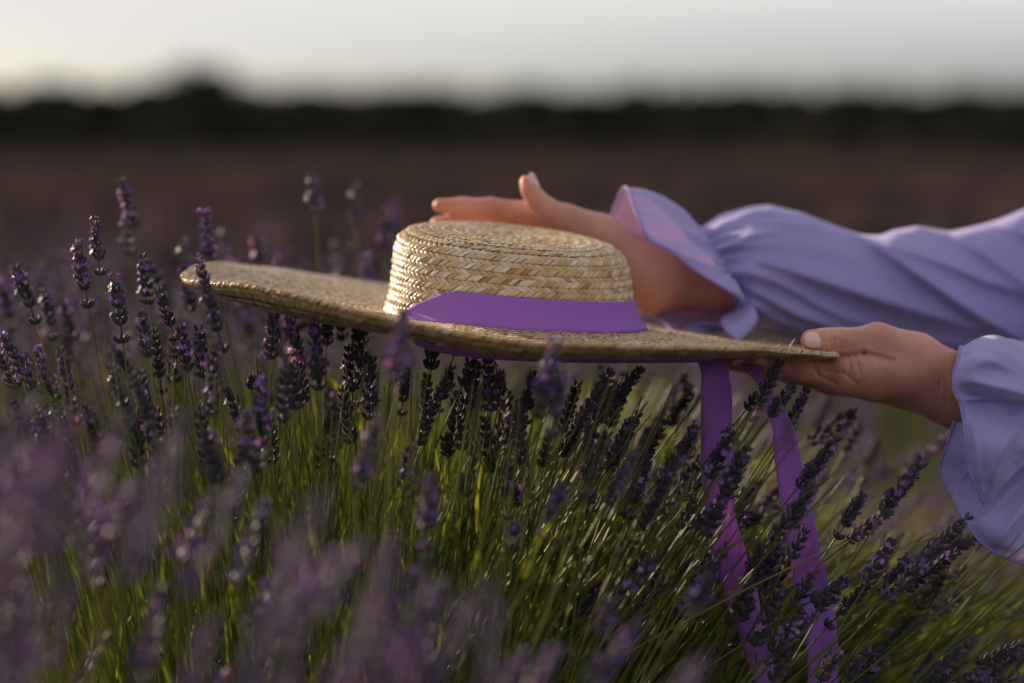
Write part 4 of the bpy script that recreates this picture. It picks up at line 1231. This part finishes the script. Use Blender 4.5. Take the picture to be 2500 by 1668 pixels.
# sprigs placed one by one: tip x,y, spike base x,y, depth, flowers(0 few,1 some,2 many)
S = """
298 436 328 556 1.93 1|tallest blurred lavender sprig behind the left cluster, far left of the hat
308 552 318 620 1.95 1|short blurred sprig just under the tallest sprig on the left
234 540 245 672 1.72 2|slender sharp lavender sprig with open blossoms, tallest in focus left of the hat
186 596 216 752 1.70 2|sharp blossoming lavender sprig just left of the tallest sharp one
46 644 88 792 1.76 1|slightly blurred lavender sprig leaning left near the left edge, highest there
110 702 130 832 1.83 1|soft lavender sprig standing right behind the leaning one near the left edge
279 680 300 838 1.70 2|stout dark lavender sprig with purple petals below the tall slender one
158 730 176 832 1.92 1|blurred short sprig between the leaning left sprig and the sharp cluster
348 620 362 742 1.77 1|lavender sprig with one pink blossom midway between left cluster and brim tip
368 632 390 712 1.90 2|blurred sprig with bright blossoms close behind the one with a pink blossom
441 582 454 692 1.95 1|thin blurred sprig just left of the brim's left tip
490 524 518 642 1.87 2|thick sunlit sprig rising behind the left tip of the brim
480 628 546 862 1.63 1|long sharp dark sprig crossing in front of the brim's left tip
388 704 428 832 1.69 0|dark curved sprig leaning left, directly left of the brim tip sprig
342 758 362 872 1.67 1|small pointed dark sprig, first sharp one right of the stout dark sprig
765 431 770 522 2.00 2|tall blurred sprig with purple flowers above the middle of the left brim
723 515 732 640 1.95 1|left of the two blurred sprigs below the tall one above the left brim
750 515 746 628 1.95 2|blurred sprig with glowing pink blossoms just behind the left brim
862 448 868 552 2.10 1|tall blurred sprig between the left brim's tallest sprig and the crown
965 480 950 600 2.35 1|very blurred sprig immediately left of the hat crown top
941 516 938 628 2.08 2|blurred pinkish sprig touching the left side of the crown
622 570 634 648 2.05 1|short blurred sprig behind the brim, midway between its tip and the tall sprig
548 572 560 640 2.15 1|short faint sprig behind the brim right of the thick sunlit sprig
846 592 850 650 2.15 0|small blurred sprig low behind the brim near the crown
820 600 824 655 2.30 1|faint tiny sprig peeking over the brim between taller blurred ones
6 690 32 812 1.97 2|blurred bluish sprig cut by the left edge of the picture
463 692 466 762 1.88 2|purple blurred blossom hanging right below the brim's left tip
15 822 78 952 1.70 2|sharp blossoming sprig leaning left at the left edge
2 862 40 948 1.74 1|dark sprig half hidden behind the sharp one at the left edge
122 970 170 1084 1.66 1|dark pointed sprig leaning left below the left cluster
170 1090 188 1196 1.62 0|grey bud sprig directly under the dark pointed leaning one
150 846 186 1040 1.78 1|long blurred grey sprig leaning left of the bare green stem
98 1000 116 1132 1.60 2|dim purple sprig low at the left beside the dark pointed one
80 1100 108 1216 1.55 1|soft dark sprig lowest in the left edge group
24 1120 60 1210 1.60 0|grey sprig behind the lowest one at the left edge
372 800 395 962 1.74 0|grey unopened sprig with a drooping lower whorl left of the brim
420 830 424 936 1.82 0|dark blurred bud sprig beside the grey drooping one
340 900 362 1032 1.64 1|purple sprig in the middle of the left stems, below the cluster
388 994 397 1070 1.66 0|pale grey short bud sprig on a straight stem left of centre
441 800 458 906 1.68 2|left of the pair of blossoming sprigs below the brim's left tip
490 795 497 922 1.68 2|right of the pair of blossoming sprigs below the brim's left tip
521 834 512 1016 1.58 1|tall greyish out of focus sprig under the brim's left tip
613 916 615 948 1.69 0|tiny single bud sprig alone on a thin stem under the left brim
665 728 660 838 1.64 1|darkest thick sprig pressed up against the left half of the brim
690 880 692 1032 1.60 1|fat bluish sprig in front of the dark ones under the left brim
715 886 719 1000 1.62 1|right half of the fat bluish pair under the left brim
722 754 728 882 1.65 2|shaded sprig with pink blossoms under the left brim's middle
766 775 772 900 1.63 2|long dark sprig with bright pink blossoms under the left brim
770 862 776 952 1.62 1|lower dark sprig continuing beneath the pink blossomed one
800 778 797 842 1.75 0|small dark sprig touching the brim left of the crown
885 792 886 838 1.80 0|dark short sprig under the brim below the crown's left edge
830 770 832 832 1.84 0|faint dark bud sprig under the brim between two larger ones
985 740 968 935 1.42 2|large blurred purple sprig overlapping the left end of the ribbon
958 820 948 905 1.44 2|blurred lilac blossom sprig left of the large one in front of the ribbon
882 858 871 950 1.69 0|clean sharp dark bud sprig on a reddish stem below the brim
899 882 901 1002 1.68 1|pointed purple sprig just right of the clean dark bud sprig
657 1018 666 1130 1.68 0|grey brown slender bud sprig below the fat bluish sprig
601 1004 597 1122 1.50 1|soft blue purple sprig in the lower left centre
628 1090 629 1156 1.54 2|short purple blossom right of the soft blue purple sprig
803 1116 804 1172 1.68 0|small dark oval bud sprig standing alone in the lower centre
920 1010 874 1200 1.46 2|large soft grey purple sprig leaning right in the lower centre
1000 1095 986 1218 1.60 2|pointed purple sprig right of the large soft leaning one
1053 1150 1038 1345 1.42 2|tall blurred sprig in the lower centre with a lilac base
1012 1205 1018 1262 1.66 0|little brown bud sprig beside the pointed purple one
1058 832 1052 902 1.69 0|dark sprig hanging close under the brim below the ribbon's left half
1052 918 1036 1012 1.69 0|thin dark sprig below the one under the ribbon's left half
1080 930 1018 1086 1.67 0|long curved dark sprig leaning right below the crown
1118 838 1108 866 1.72 0|small heart shaped bud under the brim below the crown
1165 862 1128 942 1.69 1|dark sprig bowed over, with pink flowers at its lower end
1090 930 1100 950 1.69 2|single pink blossom at the foot of the bowed dark sprig
1197 852 1198 1004 1.69 1|thick dark sprig hanging straight below the middle of the ribbon
1222 905 1218 1000 1.76 2|blurred sprig right behind the thick dark one below the ribbon
1133 1016 1128 1098 1.69 0|thin open brown seed head below the bowed sprig
1091 1072 1093 1112 1.70 0|small brown bud on a thin side stem in the green centre
1130 1160 1140 1210 1.69 0|pair like grey buds hanging over the green stems in the centre
1245 1118 1234 1268 1.62 0|grey bud sprig at the bright green stems right of centre
1262 1195 1256 1235 1.64 2|pink tipped short sprig over the bright green stems
1254 1290 1250 1350 1.60 2|purple sprig low in the middle beside bright green blades
1343 838 1322 985 1.50 2|soft blue sprig rising in front of the brim's middle edge
1372 903 1348 1068 1.50 2|soft purple sprig just right of the blue one below the brim
1276 1000 1268 1072 1.66 1|small dark sprig left of the two soft blue ones
1484 1052 1436 1174 1.66 1|leaning purple sprig, leftmost of the three in the right centre
1543 1030 1495 1140 1.70 1|upper middle sprig of the three leaning in the right centre
1548 1116 1480 1230 1.58 2|soft pinkish sprig leaning right in front of the green blades
1590 1105 1530 1268 1.64 2|long purple sprig leaning right before the first ribbon tail
1383 1174 1320 1318 1.50 1|blurred grey purple sprig leaning right over the green blades
1702 1041 1654 1138 1.68 2|sunlit sprig with white pink flowers immediately left of the first ribbon tail
1787 1052 1730 1166 1.66 2|sunlit sprig with pink flowers crossing the first ribbon tail
1819 1110 1768 1216 1.66 1|sprig leaning right over the right edge of the first ribbon tail
1654 1137 1566 1288 1.62 0|long dark sprig leaning right below the sunlit sprig
1702 1217 1662 1298 1.66 0|grey bud sprig beside the left edge of the first ribbon tail
1766 1232 1724 1310 1.64 1|dim purple sprig lying over the middle of the first ribbon tail
1910 866 1852 962 1.67 0|black silhouetted sprig just under the hand holding the brim
1850 965 1822 1000 1.69 0|small dark whorl between the two ribbon tails
1941 935 1880 1016 1.69 1|dark sprig crossing the top of the second ribbon tail
1968 946 1900 1090 1.76 1|very dark long sprig beside the second ribbon tail below the palm
2050 1068 1948 1190 1.68 2|long sharp lavender sprig leaning over the second ribbon tail
2096 1034 2062 1100 1.92 0|dark shaded sprig behind the long sharp one, right of the second tail
2239 1127 2156 1254 1.68 2|sharp sprig reaching furthest right above the middle of the right field
2112 1206 2040 1314 1.68 2|thickest blossoming sprig right of the second ribbon tail
2098 1305 2070 1318 1.68 2|small violet floret sticking out under the thickest sprig
1928 1260 1880 1320 1.68 0|slim grey sprig leaning between the two ribbon tails
1856 1329 1830 1396 1.68 0|grey sprig below the slim one between the ribbon tails
1970 1291 1930 1362 1.69 1|sharp small sprig in front of the second tail's middle
1894 1332 1862 1394 1.76 1|dim purple sprig between the tails behind the grey ones
2178 1318 2114 1426 1.66 2|sharp leaning sprig in the lower right, right of the second tail
2372 1260 2236 1378 1.66 2|long flowering sprig just below the hanging sleeve ruffle
2218 1366 2150 1460 1.68 2|purple tipped sprig left of the one below the sleeve ruffle
2064 1414 1996 1490 1.68 2|bright violet sprig right of the lower second tail
1984 1403 1938 1480 1.68 1|grey sprig against the lower part of the second tail
1766 1340 1714 1426 1.66 2|blue purple sprig over the lower half of the first ribbon tail
1612 1361 1512 1458 1.58 1|soft long sprig leaning right in the lower middle
1500 1468 1462 1546 1.45 2|blurred purple sprig low in the middle, left of the soft long one
1362 1318 1352 1378 1.69 0|tiny dark bud sprig upright among bright green blades
1553 1318 1500 1364 1.68 1|open two headed bud beside the bright green blades
1912 1434 1884 1490 1.68 0|small sprig leaning over the gap between the lower tails
1895 1468 1842 1576 1.66 1|grey purple sprig at the right edge of the lower first tail
1834 1462 1804 1514 1.68 0|short grey sprig on the lower part of the first tail
1947 1510 1880 1586 1.66 2|purple sprig between the lower ends of the ribbon tails
2037 1600 2000 1660 1.68 2|purple sprig in front of the second tail near the bottom edge
2112 1589 2066 1654 1.68 1|small sprig right of the second tail near the bottom edge
2144 1612 2108 1664 1.70 1|faint sprig second from the second tail along the bottom edge
2324 1612 2290 1668 1.72 1|single dim sprig at the bottom edge in the dark right corner
1930 1605 1884 1664 1.66 1|sprig at the bottom edge just left of the second tail
1744 1412 1688 1494 1.42 2|soft dark purple sprig left of the lower first tail
2032 972 1986 1048 2.10 0|blurred dark sprig in the shade under the palm
2154 1073 2112 1138 2.15 0|blurred dark sprig right of the palm's shade, over dim green
2262 1092 2236 1140 2.20 0|faint blurred dark sprig left of the hanging sleeve"""
for ln_ in S.strip().split('\n'):
    nums, lab = ln_.split('|')
    a = list(map(float, nums.split()))
    lean = lean_at(a[0])
    dd = random.uniform(-.006, .006) - .004
    sprig(P(a[0], a[1], a[4] + dd), P(a[2], a[3], a[4]), (0.05, .16, .34)[int(a[5])], lab)

HAND_BOX = lambda px, py: (1700 < px < 2420 and 840 < py < 1010)
def zone(n, pxr, pyf, dr, Lr, label, group, fl=(0.05, .16, .34), dl=8, lean=None, pyspan=200, maxtry=40):
    for _ in range(n):
        for _t in range(maxtry):
            px = random.uniform(*pxr); d = random.uniform(*dr)
            py = pyf(px) + pyspan * random.random()
            tip = P(px, py, d)
            L = random.uniform(*Lr)
            an = R((lean(px) if lean else lean_at(px)) + random.gauss(0, dl))
            dirv = np.array([math.sin(an), random.gauss(0, .14), math.cos(an)]); dirv /= np.linalg.norm(dirv)
            base = tip - dirv * L
            if not fits(tip) : continue
            if HAND_BOX(px, py) and 1.66 < d < 1.9: continue
            break
        else:
            continue
        yield tip, base, random.choice(fl)
ZONES = [
 (18, (-80, 900), lambda x: 590 + 70 * (x < 300), (1.92, 2.5), (.035, .055), 'out of focus lavender sprig in the hazy band behind the left brim', 'blurred sprigs behind the left brim', dict(pyspan=150)),
 (24, (620, 1720), lambda x: np.interp(x, [620, 900, 1250, 1720], [735, 800, 880, 885]), (1.62, 1.98), (.030, .055), 'shaded dark lavender sprig crowded under the hat brim', 'shaded sprigs crowded under the hat', dict(pyspan=75, fl=(.05, .05, .16))),
 (64, (1430, 2520), lambda x: np.interp(x, [1430, 1700, 1900, 2100, 2300, 2520], [930, 960, 1010, 1060, 1150, 1420]), (1.60, 2.0), (.030, .055), 'right leaning lavender sprig in the shaded field below the hand', 'leaning sprigs in the right half', dict(pyspan=560)),
 (16, (-60, 640), lambda x: np.interp(x, [-60, 300, 640], [800, 780, 860]), (1.56, 1.9), (.030, .055), 'lavender sprig among the many upright ones filling the left side', 'upright sprigs filling the left side', dict(pyspan=260)),
 (10, (700, 1450), lambda x: 900, (1.6, 1.95), (.018, .04), 'small lavender sprig among the green stems under the hat', 'small sprigs among the green stems', dict(pyspan=260, fl=(.05, .05, .16))),
]
for n_, pxr, pyf, dr, Lr, lab, grp, kw in ZONES:
    for tip, base, f_ in zone(n_, pxr, pyf, dr, Lr, lab, grp, **kw):
        sprig(tip, base, f_, lab, grp, fit=False)

# low detail sprigs merged into masses
def mass(name, items, label, cat, stem_seg=6, calN=34, sizek=1.0, seed=3, pet=.22):
    r = np.random.default_rng(seed)
    V, Q, Aa, Mi = [], [], [], []
    nv = 0
    cal_v, cal_q = CAL4
    # template spikes in unit frame
    T = []
    for k in range(5):
        A = Acc()
        for i in range(calN):
            f = (i + .5) / calN
            a = i * 2.4 + r.normal(0, .2)
            rad = .0045 * np.interp(f, [0, .15, .7, 1], [.8, 1, .9, .25])
            d = np.array([math.cos(a), math.sin(a), .9 + f]); F = frame(d)
            s = np.array([.0016, .0016, .0062]) * sizek * (1 + r.normal(0, .15))
            isp = r.random() < pet
            vv = (cal_v * s * (1.15 if isp else 1)) @ F + np.array([math.cos(a) * rad * .5, math.sin(a) * rad * .5, 0]) + np.array([0, 0, f])
            # z scaled later: store f separately
            A.add(vv, cal_q, a=float(np.clip(r.normal(.5, .3), 0, 1)), m=1 if isp else 0)
        v = np.concatenate(A.v); T.append((v, np.concatenate(A.q), np.concatenate(A.a), np.concatenate(A.mq)))
    zf = np.repeat((np.arange(calN) + .5) / calN, len(cal_v))
    for tip, base, root in items:
        tip, base, root = map(np.asarray, (tip, base, root))
        d = tip - base; L = np.linalg.norm(d); F = frame(d / L)
        v, q, a_, m_ = T[r.integers(5)]
        v = v.copy(); v[:, 2] += zf * (L - 1) 
        an = r.random() * 6.28; ca, sa = math.cos(an), math.sin(an)
        v = np.stack([v[:, 0] * ca - v[:, 1] * sa, v[:, 0] * sa + v[:, 1] * ca, v[:, 2]], -1)
        v = v @ F + base
        V.append(v); Q.append(q + nv); Aa.append(np.clip(a_ + r.normal(0, .15), 0, 1)); Mi.append(m_); nv += len(v)
        ln = np.linalg.norm(base - root); p1 = base - d / L * ln * .45
        s = np.linspace(0, 1, stem_seg)[:, None]
        path = (1 - s) ** 2 * base + 2 * (1 - s) * s * p1 + s * s * root
        v, q = tube(path, np.linspace(.0007, .0012, stem_seg) * max(1, sizek * .8), 3)
        V.append(v); Q.append(q + nv); Aa.append(np.full(len(v), r.random())); Mi.append(np.full(len(q), 2)); nv += len(v)
    me = mesh(name, np.concatenate(V), quads=np.concatenate(Q), mats=[M['calyx'], M['petal'], M['stem']], midx=np.concatenate(Mi), attrs={'rnd': np.concatenate(Aa)})
    return tag(obj(name, me), label, cat, kind='stuff')

def items_zone(n, pxr, dr, pyf, pyspan, Lr, lean, dl=8, seed=1, dpow=1.0):
    r = np.random.default_rng(seed); it = []
    while len(it) < n:
        px = r.uniform(*pxr); d = dr[0] + (dr[1] - dr[0]) * r.random() ** dpow
        py = pyf(px, d) + pyspan * r.random()
        tip = P(px, py, d)
        if not fits(tip) or tip[2] < .3: continue
        if px > 2200 and d < 1.85 and py < 1400: continue
        if HAND_BOX(px, py) and 1.66 < d < 1.9: continue
        an = R(lean(px) + r.normal(0, dl))
        dv = np.array([math.sin(an), r.normal(0, .15), math.cos(an)]); dv /= np.linalg.norm(dv)
        base = tip - dv * r.uniform(*Lr)
        root = np.array([base[0] - math.tan(an) * base[2] * .6, base[1] + r.normal(0, .04), 0.0])
        it.append((tip, base, root))
    return it
# blurred foreground
fg = items_zone(105, (-250, 1500), (.92, 1.46), lambda x, d: np.interp(x, [-250, 0, 200, 420, 600, 900, 1200, 1500], [1010, 990, 970, 990, 1100, 1230, 1420, 1620]), 640, (.04, .065), lambda x: np.interp(x, [0, 500, 1500], [10, 22, 30]), 10, 11, .8)
fg += items_zone(4, (1300, 2300), (1.0, 1.36), lambda x, d: 1480, 300, (.04, .06), lambda x: 34, 10, 12)
mass('near_lavender', fg, 'strongly blurred purple lavender crowding the lower left foreground', 'lavender', calN=44, seed=5, pet=.40)
# mid distance, left side and behind the hat
md = items_zone(80, (-150, 1000), (2.0, 3.0), lambda x, d: 600 + 25 * (d - 2), 260, (.04, .06), lambda x: -4, 9, 13)
md += items_zone(50, (-150, 700), (1.85, 2.2), lambda x, d: 720, 500, (.04, .06), lambda x: -12, 9, 23)
md += items_zone(150, (1650, 2750), (1.75, 2.7), lambda x, d: np.interp(x, [1650, 1900, 2300, 2700], [900, 960, 1040, 1150]), 640, (.035, .055), lambda x: 46, 10, 14)
md += items_zone(26, (620, 1700), (1.7, 2.4), lambda x, d: 900, 260, (.03, .05), lean_at, 9, 15)
mass('lavender_bank', md, 'blurred lavender stalks filling the bank behind and below the hat', 'lavender', seed=6)
# further rows
fr = []
rr_ = np.random.default_rng(9)
for i in range(1900):
    d = 2.8 + 5.2 * rr_.random() ** .8
    x = rr_.uniform(-.26, .26) * d * 1.1
    row = math.cos(2 * math.pi * (d + x * .06 - .3) / 1.7)
    h = .44 + .11 * row + rr_.normal(0, .035)
    tip = np.array([x, d, h]); an = rr_.normal(0, .25)
    dv = np.array([math.sin(an), 0, math.cos(an)])
    base = tip - dv * rr_.uniform(.04, .06); root = base - dv * .28; 
    fr.append((tip, base, root))
mass('lavender_rows', fr, 'dense soft lavender rows a few metres behind the hat', 'lavender', stem_seg=3, calN=16, sizek=1.5, seed=8)

# green blades and bare stems of the bush
def blades():
    r = np.random.default_rng(31)
    acc = Acc()
    n = 15000
    px = r.uniform(-200, 2800, n); d = np.where(r.random(n) < .10, r.uniform(1.5, 1.76, n), 1.76 + 1.5 * r.random(n) ** 1.5)
    py = np.interp(px, [0, 600, 1100, 1600, 2100, 2700], [1080, 1010, 980, 1020, 1240, 1420]) + 800 * r.random(n) ** .9 - 110 * np.clip((d - 2.0) / .8, 0, 1) * (px < 2100)
    hi = r.random(n)
    an = np.radians(lean_at(px) + r.normal(0, 9, n))
    L = r.uniform(.05, .15, n)
    thin = r.random(n) > np.interp(px, [-200, 250, 600, 1650, 2000, 2800], [.15, .28, .9, 1, .5, .4])
    py = np.where(thin, 5000, py)
    d = np.where((px > 1450) & (d < 1.79), d + .28, d)
    dv = np.stack([np.sin(an), r.normal(0, .2, n), np.cos(an)], -1)
    base = P(px, py, d) - dv * L[:, None]
    side = np.stack([np.cos(an), r.normal(0, .7, n), -np.sin(an)], -1); side /= np.linalg.norm(side, axis=1, keepdims=True)
    wd = r.uniform(.0005, .0013, n) * np.clip(d / 1.9, 1, 1.6)
    bendv = r.normal(0, .012, (n, 3)); bendv[:, 2] *= .3
    t = np.array([0, .35, .7, 1.0]); wt = np.array([.6, 1.0, .8, .08])
    rows = []
    for k in range(4):
        c = base + dv * (L * t[k])[:, None] + bendv * t[k] ** 2
        rows += [c - side * (wd * wt[k])[:, None], c + side * (wd * wt[k])[:, None]]
    v = np.stack(rows, 1)
    keep = []
    q = []
    for k in range(3):
        q.append(np.stack([np.arange(n) * 8 + 2 * k, np.arange(n) * 8 + 2 * k + 1, np.arange(n) * 8 + 2 * k + 3, np.arange(n) * 8 + 2 * k + 2], -1))
    top = v[:, -1]
    dx, dy = top[:, 0] - cx, (top[:, 1] - cy) / ct
    inside = (np.hypot(dx, dy) < .25) & (top[:, 2] > HC[2] - .055)
    inside |= thin
    q = np.concatenate([x[~inside] for x in q])
    me = mesh('green_blades', v.reshape(-1, 3), quads=q, mat=M['leaf'], attrs={'rnd': np.repeat(r.random(n), 8)})
    tag(obj('green_blades', me), 'dense narrow green leaves and blades at the heart of the lavender', 'leaves', kind='stuff')
    acc = Acc()
    m = 1300
    for i in range(m):
        x = r.uniform(-150, 2700); dd = r.uniform(1.56, 2.3)
        if x > 1500 and dd < 1.78: dd += .3 if r.random() < (.6 if x < 2000 else .85) else 0
        top_y = np.interp(x, [0, 600, 1100, 1700, 2200, 2700], [860, 860, 890, 930, 1080, 1200]) + 330 * r.random() ** 1.5
        if x > 1880 and dd > 1.75 and r.random() < .6: continue
        if x > 2150: top_y = max(top_y, 1300)
        p0 = P(x, top_y, dd)
        bl = brim_low(p0[0], p0[1])
        if bl is not None and p0[2] > bl: p0[2] = bl - .002
        an_ = R(lean_at(x) + r.normal(0, 6)); L_ = r.uniform(.25, .5)
        dv_ = np.array([math.sin(an_), r.normal(0, .08), math.cos(an_)])
        p2 = p0 - dv_ * L_; p2[0] += .12 * L_ * math.sin(an_)
        path = catmull([p0, (p0 + p2) / 2 + r.normal(0, .004, 3), p2], 6)
        v, q = tube(path, np.linspace(.0005, .0010, 6), 4); acc.add(v, q, a=r.random())
    tag(obj('stems', acc.mesh('stems', [M['stem']])), 'thin olive and straw coloured lavender stems fanning up to the right', 'stems', kind='stuff')
blades()
# low leafy mounds under the blades so that no soil shows through
def mound():
    n = 120
    X, Y = np.meshgrid(np.linspace(-2.2, 2.2, n), np.linspace(.75, 3.1, n), indexing='xy')
    z = .30 * np.exp(-((Y - 1.9) / .55) ** 2) + .25 * np.exp(-((Y - 1.0) / .3) ** 2) + .03 * vnoise(np.stack([X * 9, Y * 9, X * 0], -1)) + .02 * vnoise(np.stack([X * 30, Y * 30, X * 0 + 3], -1))
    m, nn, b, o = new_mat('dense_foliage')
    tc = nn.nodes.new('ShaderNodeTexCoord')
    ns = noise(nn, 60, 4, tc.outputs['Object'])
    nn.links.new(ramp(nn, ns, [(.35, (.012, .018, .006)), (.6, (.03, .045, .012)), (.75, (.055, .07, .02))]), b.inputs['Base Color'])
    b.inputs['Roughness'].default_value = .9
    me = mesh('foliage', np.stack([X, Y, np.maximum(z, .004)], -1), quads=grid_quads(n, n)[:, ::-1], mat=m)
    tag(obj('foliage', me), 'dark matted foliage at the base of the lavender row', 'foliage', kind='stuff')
mound()
# broad bright leaf
def broad_leaf(label, px0, py0, px1, py1, d, w_):
    a, b_ = P(px0, py0, d), P(px1, py1, d + .02)
    c = catmull([b_, (a + b_) / 2 + np.array([.004, 0, 0]), a], 14)
    t = np.linspace(0, 1, 14); wv = w_ * np.sin(np.pi * np.clip(t * .95 + .05, 0, 1)) ** .7
    side = np.array([.8, -.3, .5])
    v = np.stack([c - side * wv[:, None], c + np.array([0, .0012, 0]), c + side * wv[:, None]], 1)
    o = obj('grass_blade', mesh('grass_blade', v, quads=grid_quads(14, 3), mat=M['leaf'], attrs={'rnd': np.full(42, 1.0)}))
    tag(o, label, 'leaf')
broad_leaf('broad bright green grass blade below the left part of the brim', 804, 922, 880, 1050, 1.86, .0042)
